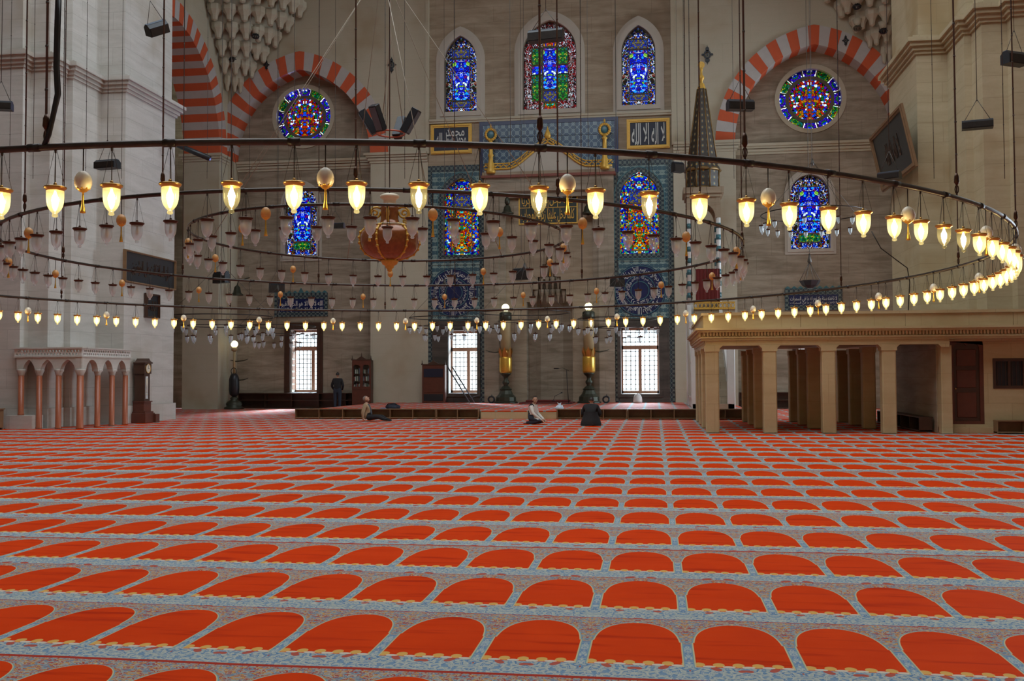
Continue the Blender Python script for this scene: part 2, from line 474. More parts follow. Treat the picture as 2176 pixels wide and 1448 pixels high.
def glass_lit(name, em, body):
    """lamp glass glowing with the burning bulb inside"""
    t = NT(name)
    tr = t.n('ShaderNodeBsdfTransparent'); tr.inputs[0].default_value = (1, 0.95, 0.8, 1)
    e = t.n('ShaderNodeEmission'); e.inputs[0].default_value = (1.0, 0.78, 0.30, 1)
    z = t.xyz(t.obj())[2]
    t.put(e.inputs[1], t.M('ADD', em * 0.55, t.M('MULTIPLY', t.step(t.M('ABSOLUTE', t.M('ADD', z, 0.13)), 0.13, 0.0), em)))
    gs = t.n('ShaderNodeBsdfGlossy'); gs.inputs[1].default_value = 0.1
    m1 = t.n('ShaderNodeMixShader'); m1.inputs[0].default_value = body
    t.l(tr.outputs[0], m1.inputs[1]); t.l(e.outputs[0], m1.inputs[2])
    m2 = t.n('ShaderNodeMixShader'); m2.inputs[0].default_value = 0.08
    t.l(m1.outputs[0], m2.inputs[1]); t.l(gs.outputs[0], m2.inputs[2])
    return t.done(m2.outputs[0])

def emit(name, c, s):
    t = NT(name)
    e = t.n('ShaderNodeEmission'); e.inputs[0].default_value = c; e.inputs[1].default_value = s
    return t.done(e.outputs[0])

def tilework(name, base, fig, line, scale, kind='floral'):
    """glazed tile: painted figures on a blue ground"""
    t = NT(name)
    x, y, z = t.xyz(t.pos())
    S = 1.0 / scale
    fx = t.M('PINGPONG', x, scale / 2); fz = t.M('PINGPONG', z, scale / 2)
    v = t.vec(fx, fz)
    if kind == 'star':
        d = t.M('SQRT', t.M('ADD', t.M('POWER', fx, 2.0), t.M('POWER', fz, 2.0)))
        a = t.M('LESS_THAN', t.M('ABSOLUTE', t.M('SUBTRACT', d, scale * 0.22)), scale * 0.05)
        b = t.M('LESS_THAN', t.M('ABSOLUTE', t.M('SUBTRACT', fx, fz)), scale * 0.05)
        c_ = t.M('LESS_THAN', d, scale * 0.09)
        f = t.M('MAXIMUM', t.M('MAXIMUM', a, b), c_)
    else:
        n = t.noise(v, 2.4 * S, 1.0, 0.5, 0.6)
        f = t.M('MAXIMUM', t.M('LESS_THAN', t.M('ABSOLUTE', t.M('SUBTRACT', n, 0.5)), 0.045), t.M('GREATER_THAN', n, 0.66))
    c = t.mix(f, base, fig)
    n2 = t.voro(v, 3.0 * S, 'F1', 0)
    c = t.mix(t.M('LESS_THAN', n2, 0.16), c, line)
    return t.done(t.bsdf(c, 0.22, 0, 0.5))

MT = {}
MT['carpet'] = carpet_material()
MT['pier'] = stone('pale_limestone', lin(168, 164, 156), lin(202, 199, 193), lin(164, 154, 138), 0.35)
MT['pier_lamplit'] = stone('lamp_tinted_limestone', lin(166, 150, 118), lin(192, 178, 148), lin(160, 138, 100), 0.35)  # right pier's copy of the limestone, the lamps' warm light mixed into its colour
MT['plaster'] = stone('warm_plaster', lin(174, 167, 146), lin(190, 184, 164), lin(168, 154, 128), 0.10, 2.6, 0.9, 0.35)
MT['marble'] = stone('veined_marble', lin(138, 122, 100), lin(176, 162, 140), lin(120, 102, 80), 0.45, 1.9, 0.75, 1.5)
MT['marble_dark'] = stone('grey_veined_marble', lin(126, 114, 96), lin(168, 156, 138), lin(112, 98, 80), 0.4, 1.4, 0.9, 2.0)
MT['mahfil'] = stone('cream_marble', lin(172, 152, 112), lin(194, 178, 142), lin(160, 136, 94), 0.25, 1.2, 0.8, 0.8)
MT['white_marble'] = plain('white_marble', lin(206, 204, 200), 0.45, 0, 0.10, 3.0)
MT['moulding'] = plain('grey_plaster_moulding', lin(178, 172, 160), 0.7, 0, 0.08, 3.0)
def voussoir_mat(name, c):
    t = NT(name); n = t.noise(t.pos(), 3.0, 4.0, 0.65)
    lo = tuple(k * 0.78 for k in c[:3]) + (1,)
    return t.done(t.bsdf(t.mix(n, lo, c), 0.75, 0, 0.3, t.bump(n, 0.2, 0.01)))
MT['vred'] = voussoir_mat('red_painted_stone', (0.60, 0.115, 0.045, 1))
MT['vgrey'] = voussoir_mat('grey_painted_stone', (0.50, 0.48, 0.46, 1))
MT['iron'] = plain('dark_iron', (0.045, 0.038, 0.034), 0.38, 0.7, 0.3, 9.0)
MT['iron_ring'] = plain('bronzed_iron_pipe', (0.07, 0.058, 0.05), 0.33, 0.75, 0.35, 9.0)
MT['wire'] = plain('steel_cable', (0.10, 0.09, 0.08), 0.5, 0.6)
MT['rope'] = plain('pale_cable', (0.34, 0.29, 0.22), 0.7)
MT['brass'] = plain('worn_brass', (0.62, 0.36, 0.10), 0.28, 0.9, 0.2)
MT['brass_dark'] = plain('brown_brass', (0.075, 0.035, 0.02), 0.35, 0.7, 0.25)
MT['gold'] = plain('gilding', (0.75, 0.46, 0.08), 0.3, 0.75, 0.25, 20.0)
MT['gold_paint'] = plain('gold_paint', (0.62, 0.37, 0.06), 0.45, 0.25, 0.2, 20.0)
MT['egg'] = plain('ostrich_egg', (0.80, 0.72, 0.55), 0.3, 0, 0.06, 12.0)
MT['amber'] = plain('amber_egg', (0.66, 0.33, 0.10), 0.35, 0, 0.3, 10.0)
MT['black'] = plain('black_metal', (0.02, 0.022, 0.026), 0.4, 0.3, 0.2)
MT['black_top'] = plain('blue_grey_metal', (0.10, 0.13, 0.17), 0.4, 0.3, 0.15)
MT['wood'] = plain('dark_walnut', (0.055, 0.025, 0.014), 0.4, 0, 0.35, 5.0)
MT['wood_red'] = plain('red_brown_wood', (0.10, 0.028, 0.015), 0.4, 0, 0.3, 5.0)
MT['wood_mid'] = plain('brown_shelf_wood', (0.20, 0.115, 0.055), 0.5, 0, 0.25, 5.0)
MT['wood_win'] = plain('window_wood', (0.30, 0.15, 0.09), 0.5, 0, 0.15, 5.0)
MT['porphyry'] = plain('red_porphyry', (0.34, 0.105, 0.05), 0.35, 0, 0.25, 40.0)
MT['glass'] = glass_clear('lamp_glass', (0.96, 0.98, 1, 1), 0.10, 0.30, False)
MT['glass_frost'] = glass_lit('frosted_lit_glass', 1.15, 0.72)
MT['glass_lit'] = glass_lit('clear_lit_glass', 0.42, 0.45)
MT['bulb'] = emit('burning_bulb', (1.0, 0.78, 0.40, 1), 110.0)
MT['globe'] = emit('lit_globe', (1.0, 0.90, 0.52, 1), 2.2)
MT['pane'] = glass_clear('window_glass', (0.97, 1, 1, 1), 0.02, 0.0, False)
MT['tile_star'] = tilework('star_tile', lin(60, 84, 110), lin(128, 150, 158), lin(46, 62, 92), 0.34, 'star')
MT['tile_floral'] = tilework('floral_tile', lin(62, 92, 104), lin(128, 150, 146), lin(40, 60, 100), 0.42)
MT['tile_border'] = tilework('border_tile', lin(44, 58, 68), lin(112, 126, 120), lin(52, 80, 92), 0.22, 'star')
MT['tile_blue'] = plain('cobalt_tile', lin(24, 34, 78), 0.25, 0, 0.25, 4.0)
MT['tile_navy'] = plain('navy_board', lin(14, 22, 46), 0.5, 0, 0.2, 4.0)
MT['white_paint'] = plain('white_glaze', lin(196, 200, 196), 0.4, 0, 0.05)
MT['turq'] = plain('turquoise_tile', lin(58, 104, 112), 0.3, 0, 0.2)
for k in ('blue', 'gold', 'scroll', 'red', 'green', 'round', 'ring', 'plain', 'mosaic'):
    MT['sg_' + k] = stained('stained_glass_' + k, k)

# ================================================================== the hall
AX = -4.95                    # axis of the prayer niche
YW, YB = 47.5, 48.4           # face of the niche wall, back of the arched bays
def mir(x): return 2 * AX - x

fl = MB(); fl.box(-40, 32, -9, 52, -0.3, 0.0)
tag(fl.build('floor', MT['carpet']), 'orange carpet with rows of arched prayer niches and blue borders', 'carpet', kind='structure')

# --- niche wall, centre
TOPW = [(-9.23, 0.80, 14.42, 16.95, 1.20), (-4.88, 1.30, 14.36, 17.15, 1.52), (-0.64, 0.80, 14.38, 16.95, 1.25)]
SIDEW = [(-9.22, 0.90, 7.42, 10.05, 1.12), (-0.66, 0.94, 7.30, 10.0, 1.15)]
LOWW = [(-9.85, -8.44, 0.74, 3.78), (-1.58, 0.20, 0.70, 3.84)]
NICHE = [(-6.05, 0.0), (-6.05, 5.1), (-5.75, 5.1), (-5.75, 5.7), (-5.5, 5.7), (-5.5, 6.3), (-5.28, 6.3), (-5.28, 6.9), (-5.1, 6.9), (-5.1, 7.35), (-4.95, 7.65)]
NICHE = NICHE + [(mir(x), z) for x, z in NICHE[:-1]][::-1]
w = MB()
outer = [(-10.85, 0), (-10.85, 24), (0.95, 24), (0.95, 0), (NICHE[-1][0], 0)] + NICHE[::-1][1:-1] + [(NICHE[0][0], 0)]
holes = [arch_pts(*q) for q in TOPW + SIDEW] + [rect(*q) for q in LOWW]
w.slab(outer, holes, YW, YW + 0.9)
wall = tag(w.build('wall_back', MT['marble']), 'brown marble wall holding the prayer niche and coloured windows', 'wall', kind='structure')
# recess of the niche: five-sided back
n5 = [(mir(-6.05) + 0.0, YW), (mir(-6.0), YW + 0.55), (mir(-5.5), YW + 1.05), (-5.5, YW + 1.05), (-6.0, YW + 0.55), (-6.05, YW)]
mb = MB()
for (a, b) in zip(n5[:-1], n5[1:]):
    mb.add([(a[0], a[1], 0), (b[0], b[1], 0), (b[0], b[1], 7.8), (a[0], a[1], 7.8)], [(0, 1, 2, 3)])
mb.build('niche_back', MT['marble_dark'], wall)

# --- arched bays left and right of the centre
def voussoirs(parent, xc, a, zs, rise, th, d0, d1, n, plane, first_red=True):
    c = (rise * rise - a * a) / (2 * a); R0 = a + c; R1 = R0 + th
    th0 = atan2(rise, c)
    def P(u, z, d): return (u, d, z) if plane == 'XZ' else (d, u, z)
    for side in (-1, 1):
        for i in range(n):
            ta, tb = th0 * i / (n - 0.5), th0 * min(1.0, (i + 1) / (n - 0.5))   # the crown stone is shared by both halves
            mb = MB(); ins, outs = [], []
            for k in range(4):
                t = ta + (tb - ta) * k / 3
                # the joint fan opens a little past the crown on the outer edge
                to = t * (1 + (atan2(sqrt(max(R1 * R1 - c * c, 0.01)), c) / th0 - 1) * 1.0)
                ins.append((xc + side * (R0 * cos(t) - c), zs + R0 * sin(t)))
                outs.append((xc + side * max(R1 * cos(to) - c, 0), zs + R1 * sin(to)))
            jig = 0.012 * ((i * 7 + (side > 0) * 3) % 3)
            v = [P(*q, d0 - jig) for q in ins + outs] + [P(*q, d1) for q in ins + outs]
            f = []
            for k in range(3):
                f += [(k, k + 1, 5 + k, 4 + k), (8 + k, 12 + k, 13 + k, 9 + k), (k, 8 + k, 9 + k, k + 1), (4 + k, 5 + k, 13 + k, 12 + k)]
            f += [(0, 4, 12, 8), (3, 11, 15, 7)]
            mb.add(v, f)
            red = (i % 2 == 0) == first_red
            mb.build('voussoir', MT['vred'] if red else MT['vgrey'], parent)
    out = []
    tm = atan2(sqrt(R1 * R1 - c * c), c)
    for k in range(17):
        t = tm * k / 16
        out.append((R1 * cos(t) - c, zs + R1 * sin(t)))
    return out      # right half of the outer curve, from spring to crown (offset from centre)

BAYS = {}
for side, nm, xc in ((-1, 'left', -17.35), (1, 'right', 7.42)):
    AW = 3.62
    xin, xout = (-10.85, -21.1) if side < 0 else (0.95, mir(-21.1))
    ar = empty('arch_' + nm, (0, 0, 0), 0, 'red and grey striped pointed arch over the ' + ('bay beside the left pier' if side < 0 else 'bay beside the pulpit spire'), 'arch', kind='structure')
    half = voussoirs(ar, xc, AW, 12.45, 4.4, 0.90, YW - 0.13, YB + 0.05, 15, 'XZ')
    oc = [(xc + u, z) for u, z in half] + [(xc - u, z) for u, z in half[:-1]][::-1]   # right spring -> crown -> left spring
    w = MB()
    lo, hi = min(xin, xout), max(xin, xout)
    w.slab([(lo, 12.45), (lo, 24), (hi, 24), (hi, 12.45)] + oc, [], YW - 0.08, YB)
    # jamb walls between bay and centre, and the outer jamb
    xj0, xj1 = (-13.72, -10.85) if side < 0 else (0.95, mir(-13.72))
    w.box(xj0, xj1, YW - 0.08, YB + 0.2, 0, 12.45)
    xo0, xo1 = (-21.1, -20.98) if side < 0 else (mir(-20.98), mir(-21.1))
    w.box(xo0, xo1, YW - 0.08, YB + 0.2, 0, 12.45)
    tag(w.build('wall_back_' + nm, MT['plaster']), ('pale plaster wall around the striped arch beside the left pier' if side < 0 else 'pale plaster wall around the striped arch behind the pulpit'), 'wall', kind='structure')
    # back of the bay
    if side < 0:
        rw = atY(645, 248, YB); up = (atY(607, 545, YB), atY(674, 395, YB)); lw = (atY(604, 834, YB), atY(686, 700, YB))
        x0, x1 = -21.1, -13.6
    else:
        rw = atY(1722, 210, YB); up = (atY(1680, 530, YB), atY(1762, 370, YB)); lw = (atY(1682, 834, YB), atY(1768, 700, YB))
        x0, x1 = mir(-13.6), mir(-21.1)
    upw = ((up[0].x + up[1].x) / 2, (up[1].x - up[0].x) / 2, up[0].z, up[1].z - 0.95, 0.95)
    low = (lw[0].x + 0.32, lw[1].x - 0.28, 0.78, 3.95)
    BAYS[nm] = dict(round=(rw.x, rw.z, 1.46), up=upw, low=low)
    w = MB()
    w.slab([(x0, 0), (x0, 18.5), (x1, 18.5), (x1, 0)], [circ(rw.x, rw.z, 1.46, 40), arch_pts(*upw), rect(*low)], YB, YB + 0.9)
    tag(w.build('wall_bay_' + nm, MT['marble_dark']), 'grey marble wall at the back of the ' + ('bay with the wooden bookcase' if side < 0 else 'bay behind the marble gallery'), 'wall', kind='structure')
    # cornice running round the bay at springing height
    tr = MB()
    for k, (dz, dy) in enumerate(((12.02, 0.05), (12.14, 0.12), (12.28, 0.20), (12.38, 0.28))):
        tr.box(lo if side < 0 else xj0, hi if side > 0 else xj1, YB - dy, YB + 0.02, dz, dz + 0.12)
        tr.box(xj0 - (0.0 if side < 0 else 0), xj1, YW - 0.08 - dy, YW, dz, dz + 0.12)
        xs = xj0 - dy if side < 0 else xj1
        tr.box(xs, xs + dy, YW - 0.08 - dy, YB, dz, dz + 0.12)
    tag(tr.build('trim_cornice_' + nm, MT['plaster']), 'moulded stone cornice under the striped arch ' + ('beside the left pier' if side < 0 else 'behind the pulpit'), 'cornice', kind='structure')
    # transverse arch from the bay towards the pier
    xf, xb = (-21.1, -22.95) if side < 0 else (mir(-21.1), mir(-22.95))
    ta = empty('arch_aisle_' + nm, (0, 0, 0), 0, 'striped aisle arch springing towards the ' + ('left pier with broad red soffit bands' if side < 0 else 'right pier'), 'arch', kind='structure')
    half = voussoirs(ta, 41.5, 4.9, 12.6, 5.05, 0.88, xf + 0.04 * -side, xb, 21, 'YZ')
    oc = [(41.5 + u, z) for u, z in half] + [(41.5 - u, z) for u, z in half[:-1]][::-1]
    w = MB()
    w.slab([(35.7, 12.6), (35.7, 24), (47.5, 24), (47.5, 12.6)] + oc, [], xf, xb, 'YZ')
    lo2, hi2 = min(xf, xb), max(xf, xb)
    w.box(lo2, hi2, 46.42, YB + 0.3, 0, 12.6)
    tag(w.build('wall_aisle_' + nm, MT['plaster']), 'pale wall above the striped aisle arch by the ' + nm + ' pier', 'wall', kind='structure')
    tr = MB()
    for dz, dy in ((12.2, 0.05), (12.32, 0.11), (12.44, 0.18)):
        tr.box(lo2 - dy, hi2 + dy, 46.42 - dy, YW - 0.05, dz, dz + 0.13)
    tag(tr.build('trim_impost_' + nm, MT['plaster']), 'stepped impost moulding below the ' + nm + ' aisle arch', 'moulding', kind='structure')
    xa0, xa1 = (-38, -22.9) if side < 0 else (mir(-22.9), 24)
    w = MB(); w.box(xa0, xa1, YB + 0.6, YB + 1.2, 0, 24)
    tag(w.build('wall_far_' + nm, MT['marble_dark']), 'dim end wall of the ' + nm + ' aisle', 'wall', kind='structure')

# thin pale mouldings framing the centre wall
tr = MB()
for x0, x1 in ((-10.95, -10.78), (0.88, 1.05)): tr.box(x0, x1, YW - 0.16, YW, 12.4, 24)
tr.box(-10.8, 0.9, YW - 0.10, YW, 13.86, 14.0); tr.box(-10.8, 0.9, YW - 0.16, YW, 13.96, 14.06)
tag(tr.build('trim_centre', MT['plaster']), 'thin moulding framing the upper niche wall', 'moulding', kind='structure')

# --- piers
PL = [(-17.95, 35.6), (-17.95, 32.0), (-18.85, 32.0), (-18.85, 30.29), (-19.05, 30.29), (-19.05, 29.37), (-19.72, 29.37), (-19.72, 28.95), (-24.5, 28.95), (-24.5, 35.6)]
def offset_poly(P, d):
    out = []
    n = len(P)
    area = sum(P[i][0] * P[(i + 1) % n][1] - P[(i + 1) % n][0] * P[i][1] for i in range(n))
    sg = 1 if area > 0 else -1
    for i in range(n):
        p0, p1, p2 = Vector(P[i - 1]), Vector(P[i]), Vector(P[(i + 1) % n])
        e1, e2 = (p1 - p0).normalized(), (p2 - p1).normalized()
        n1, n2 = Vector((e1.y, -e1.x)) * sg, Vector((e2.y, -e2.x)) * sg
        out.append(tuple(p1 + n1 * d + (n2 * d if abs(n1.dot(n2)) < 0.5 else Vector((0, 0)))))
    return out
for nm, P in (('left', PL), ('right', [(mir(x), y) for x, y in PL])):
    w = MB()
    w.slab(offset_poly(P, 0.07), [], 0, 0.62, 'XY')
    w.slab(P, [], 0.55, 11.5, 'XY')
    w.slab(offset_poly(P, -0.10), [], 11.5, 24, 'XY')
    pm = MT['pier' if nm == 'left' else 'pier_lamplit']
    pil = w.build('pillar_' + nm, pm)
    tag(pil, 'huge stepped pale stone pier ' + ('behind the arcaded stone gallery' if nm == 'left' else 'rising above the marble gallery with the door'), 'pillar', kind='structure')
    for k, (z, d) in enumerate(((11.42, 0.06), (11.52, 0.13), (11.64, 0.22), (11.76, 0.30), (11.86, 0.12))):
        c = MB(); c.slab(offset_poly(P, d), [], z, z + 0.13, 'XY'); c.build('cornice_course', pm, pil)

# --- rest of the shell, outside the picture
w = MB(); w.box(-39, -38, -9, 50, 0, 24)
tag(w.build('wall_left', MT['plaster']), 'plain far wall of the left aisle', 'wall', kind='structure')
w = MB()
w.slab([(-9, 0), (-9, 24), (50, 24), (50, 0)], [arch_pts(yc, 3.4, 0.8, 8.5, 4.0) for yc in (42,)] + [arch_pts(yc, 3.4, 13.4, 18.5, 4.0) for yc in (42,)], 24, 25, 'YZ')
tag(w.build('wall_right', MT['plaster']), 'far wall of the right aisle pierced by tall windows', 'wall', kind='structure')
w = MB(); w.box(-39, 25, -10, -9, 0, 24)
tag(w.build('wall_front', MT['plaster']), 'plain entrance wall opposite the prayer niche', 'wall', kind='structure')
w = MB()
w.slab([(-39, -10), (-39, 50), (25, 50), (25, -10)], [circ(AX, 18.5, 14.2, 48)], 24, 25, 'XY')
tag(w.build('ceiling', MT['plaster']), 'plaster ceiling open to the dome over the chandelier', 'ceiling', kind='structure')

# ================================================================== lettering
_FORMS = {}
for _cp in range(0xFE70, 0xFEFD):
    _d = unicodedata.decomposition(chr(_cp)).split()
    if len(_d) == 2:
        _FORMS.setdefault(chr(int(_d[1], 16)), {})[_d[0]] = chr(_cp)
_RIGHT_ONLY = set('اأإآدذرزوؤةىء')
def shape(s):
    """joins Arabic letters and lays them out for a left-to-right text object"""
    s = s.replace('لا', '\ue000')
    out = []
    for i, ch in enumerate(s):
        if ch == ' ': out.append(' '); continue
        pv = i > 0 and s[i - 1] != ' ' and s[i - 1] not in _RIGHT_ONLY and s[i - 1] != '\ue000'
        if ch == '\ue000':
            out.append('\ufefc' if pv else '\ufefb'); continue
        nx = i + 1 < len(s) and s[i + 1] != ' ' and ch not in _RIGHT_ONLY
        f = _FORMS.get(ch, {})
        key = '<medial>' if pv and nx else '<final>' if pv else '<initial>' if nx else '<isolated>'
        out.append(f.get(key) or f.get('<final>') or f.get('<isolated>') or ch)
    return ''.join(out[::-1])
def text_mesh(s, w, h, depth=0.01, arabic=True, keep=False, bold=0.0):
    """lettering mesh centred in a w x h field in the XZ plane, facing -y"""
    cu = bpy.data.curves.new('lettering', 'FONT')
    cu.body = shape(s) if arabic else s
    cu.extrude = depth
    cu.offset = bold
    cu.resolution_u = 3
    ob = bpy.data.objects.new('lettering', cu)
    col.objects.link(ob)
    me = bpy.data.meshes.new_from_object(ob.evaluated_get(bpy.context.evaluated_depsgraph_get()))
    bpy.data.objects.remove(ob); bpy.data.curves.remove(cu)
    xs = [v.co.x for v in me.vertices]; ys = [v.co.y for v in me.vertices]
    x0, x1, y0, y1 = min(xs), max(xs), min(ys), max(ys)
    sx, sy = w / (x1 - x0), h / (y1 - y0)
    if keep: sx = sy = min(sx, sy)
    for v in me.vertices:
        v.co = Vector(((v.co.x - (x0 + x1) / 2) * sx, -v.co.z, (v.co.y - (y0 + y1) / 2) * sy))
    return me
def lettering(s, w, h, mat, parent, loc, rot=None, **kw):
    me = text_mesh(s, w, h, **kw)
    me.materials.clear(); me.materials.append(mat)
    return link('lettering', me, parent, loc, rot)

# ================================================================== stained glass windows
def offs(pts, xc, zc, k): return [(xc + (x - xc) * k[0], zc + (z - zc) * k[1]) for x, z in pts]
def plate(name, outer, holes, cx, cz, y0, y1, mat, parent):
    """thin plate whose own origin is at its centre (patterns are symmetrical about it)"""
    mb = MB(); mb.slab([(x - cx, z - cz) for x, z in outer], [[(x - cx, z - cz) for x, z in h] for h in holes], 0.0, y1 - y0)
    return mb.build(name, mat, parent, (cx, y0, cz))
def stained_window(n, q, Y, panels, border, label, frame=0.40, frame_mat='moulding', proud=0.10, lead=0.035):
    xc, a, z0, zs, rise = q
    win = empty('window_%d' % n, (0, 0, 0), 0, label, 'window', kind='structure')
    apex = zs + rise
    out = arch_pts(*q)
    zc = (z0 + apex) / 2
    if frame:
        for k, (f, d) in enumerate(((frame, proud * 0.5), (frame * 0.55, proud))):
            o2 = arch_pts(xc, a + f, z0 - f, zs, rise + f * 1.15)
            mb = MB(); mb.slab(o2, [out], Y - d, Y + 0.02, back=False); mb.build('window_frame', MT[frame_mat], win)
    Yg = Y + 0.16
    hs = [rect(xc + x0 * a, xc + x1 * a, z0 + (apex - z0) * b0, z0 + (apex - z0) * b1) for x0, x1, b0, b1, k in panels]
    plate('border_pane', out, hs, xc, zc, Yg, Yg + 0.02, MT['sg_' + border], win)
    for h, (x0, x1, b0, b1, k) in zip(hs, panels):
        cx, cz = (h[0][0] + h[2][0]) / 2, (h[0][1] + h[1][1]) / 2
        plate('pane', h, [], cx, cz, Yg, Yg + 0.02, MT['sg_' + k], win)
        mb = MB(); e = lead
        mb.slab([(h[0][0] - e, h[0][1] - e), (h[1][0] - e, h[1][1] + e), (h[2][0] + e, h[2][1] + e), (h[3][0] + e, h[3][1] - e)], [h], Yg - 0.03, Yg + 0.03)
        mb.build('lead_bar', MT['moulding_dark'], win)
    mb = MB(); mb.slab(arch_pts(xc, a + 0.005, z0 - 0.005, zs, rise + 0.005), [arch_pts(xc, a - 0.04, z0 + 0.04, zs, rise - 0.04)], Yg - 0.03, Yg + 0.03)
    mb.build('lead_frame', MT['moulding_dark'], win)
    return win
MT['moulding_dark'] = plain('dark_plaster_tracery', lin(92, 84, 70), 0.7)

NARROW = [(-0.52, 0.52, 0.16, 0.70, 'blue'), (-0.52, 0.52, 0.075, 0.145, 'plain'), (-0.50, 0.50, 0.725, 0.84, 'plain')]
stained_window(1, TOPW[0], YW, NARROW, 'scroll', 'narrow stained glass window above the gilt calligraphy panel, farthest from the spire')
WIDE = [(-0.24, 0.24, 0.24, 0.70, 'blue'), (-0.24, 0.24, 0.10, 0.22, 'plain'), (-0.66, -0.30, 0.11, 0.40, 'green'), (0.30, 0.66, 0.11, 0.40, 'green'),
        (-0.66, -0.30, 0.41, 0.50, 'blue'), (0.30, 0.66, 0.41, 0.50, 'blue'), (-0.66, -0.30, 0.52, 0.70, 'green'), (0.30, 0.66, 0.52, 0.70, 'green'), (-0.24, 0.24, 0.72, 0.84, 'gold'), (-0.22, 0.22, 0.01, 0.08, 'gold')]
wc = stained_window(2, TOPW[1], YW, WIDE, 'red', 'wide stained glass window with white script border above the niche')
for (dx, dz, ww, hh, rz, s) in ((-1.05, 2.30, 0.85, 0.26, R(90), 'الحمد لله'), (1.05, 2.30, 0.85, 0.26, R(90), 'رب العالمين'), (-1.05, 1.32, 0.85, 0.26, R(90), 'الرحمن'), (1.05, 1.32, 0.85, 0.26, R(90), 'الرحيم'),
                                (-0.72, 0.22, 0.80, 0.30, 0, 'مالك يوم'), (0.72, 0.22, 0.80, 0.30, 0, 'الدين'), (-1.05, 0.60, 0.55, 0.26, R(90), 'اياك'), (1.05, 0.60, 0.55, 0.26, R(90), 'نعبد')):
    lettering(s, ww, hh, MT['white_paint'], wc, (TOPW[1][0] + dx, YW + 0.12, TOPW[1][2] + dz), (0, rz, 0))
stained_window(3, TOPW[2], YW, NARROW, 'scroll', 'narrow stained glass window with blue centre, nearest the spire')
TALL = [(-0.55, 0.55, 0.05, 0.62, 'gold'), (-0.45, 0.45, 0.64, 0.78, 'plain')]
stained_window(4, SIDEW[0], YW, TALL, 'mosaic', 'gold and blue stained window in the tile panel behind the ladder', 0)
stained_window(5, SIDEW[1], YW, TALL, 'mosaic', 'gold and blue stained window in the tile panel nearest the pulpit', 0)
UPB = [(-0.52, 0.52, 0.22, 0.84, 'blue'), (-0.52, 0.52, 0.10, 0.20, 'green')]
stained_window(6, BAYS['left']['up'], YB, UPB, 'scroll', 'blue stained window of the bay holding the bookcase', 0.26)
stained_window(7, BAYS['right']['up'], YB, UPB, 'scroll', 'blue stained window behind the hanging chandelier at the gallery', 0.26)
def round_window(n, q, label):
    x, z, r = q
    win = empty('window_%d' % n, (0, 0, 0), 0, label, 'window', kind='structure')
    Yg = YB + 0.18
    mb = MB(); mb.slab(circ(x, z, r + 0.18, 40), [circ(x, z, r - 0.03, 40)], YB - 0.05, YB + 0.3); mb.build('window_frame', MT['plaster'], win)
    plate('pane', circ(x, z, r * 0.66, 40), [], x, z, Yg, Yg + 0.02, MT['sg_round'], win)
    for k in range(12):
        w_ = 0.22 if k % 2 == 0 else 0.24
        a0, a1 = 2 * pi * k / 12 - w_, 2 * pi * k / 12 + w_
        pts = [(x + r * 0.97 * sin(a0 + (a1 - a0) * i / 5), z + r * 0.97 * cos(a0 + (a1 - a0) * i / 5)) for i in range(6)] + \
              [(x + r * 0.77 * sin(a1 + (a0 - a1) * i / 5), z + r * 0.77 * cos(a1 + (a0 - a1) * i / 5)) for i in range(6)]
        plate('pane', pts, [], x, z, Yg, Yg + 0.02, MT['sg_green' if k % 3 == 1 else 'sg_ring'], win)
    mb = MB(); mb.slab(circ(x, z, r, 40), [circ(x, z, r * 0.97, 40)], Yg - 0.03, Yg + 0.03)
    mb.slab(circ(x, z, r * 0.77, 40), [circ(x, z, r * 0.66, 40)], Yg - 0.03, Yg + 0.03)
    for k in range(12):
        a = 2 * pi * (k + 0.5) / 12
        c, s = cos(a), sin(a)
        p = [(x + r * 0.76 * s - 0.03 * c, z + r * 0.76 * c + 0.03 * s), (x + r * 0.98 * s - 0.03 * c, z + r * 0.98 * c + 0.03 * s),
             (x + r * 0.98 * s + 0.03 * c, z + r * 0.98 * c - 0.03 * s), (x + r * 0.76 * s + 0.03 * c, z + r * 0.76 * c - 0.03 * s)]
        mb.slab(p, [], Yg - 0.03, Yg + 0.03)
    mb.build('tracery', MT['moulding_dark'], win)
round_window(8, BAYS['left']['round'], 'round stained glass rose under the striped arch beside the left pier')
round_window(9, BAYS['right']['round'], 'round stained glass rose under the striped arch behind the spire')

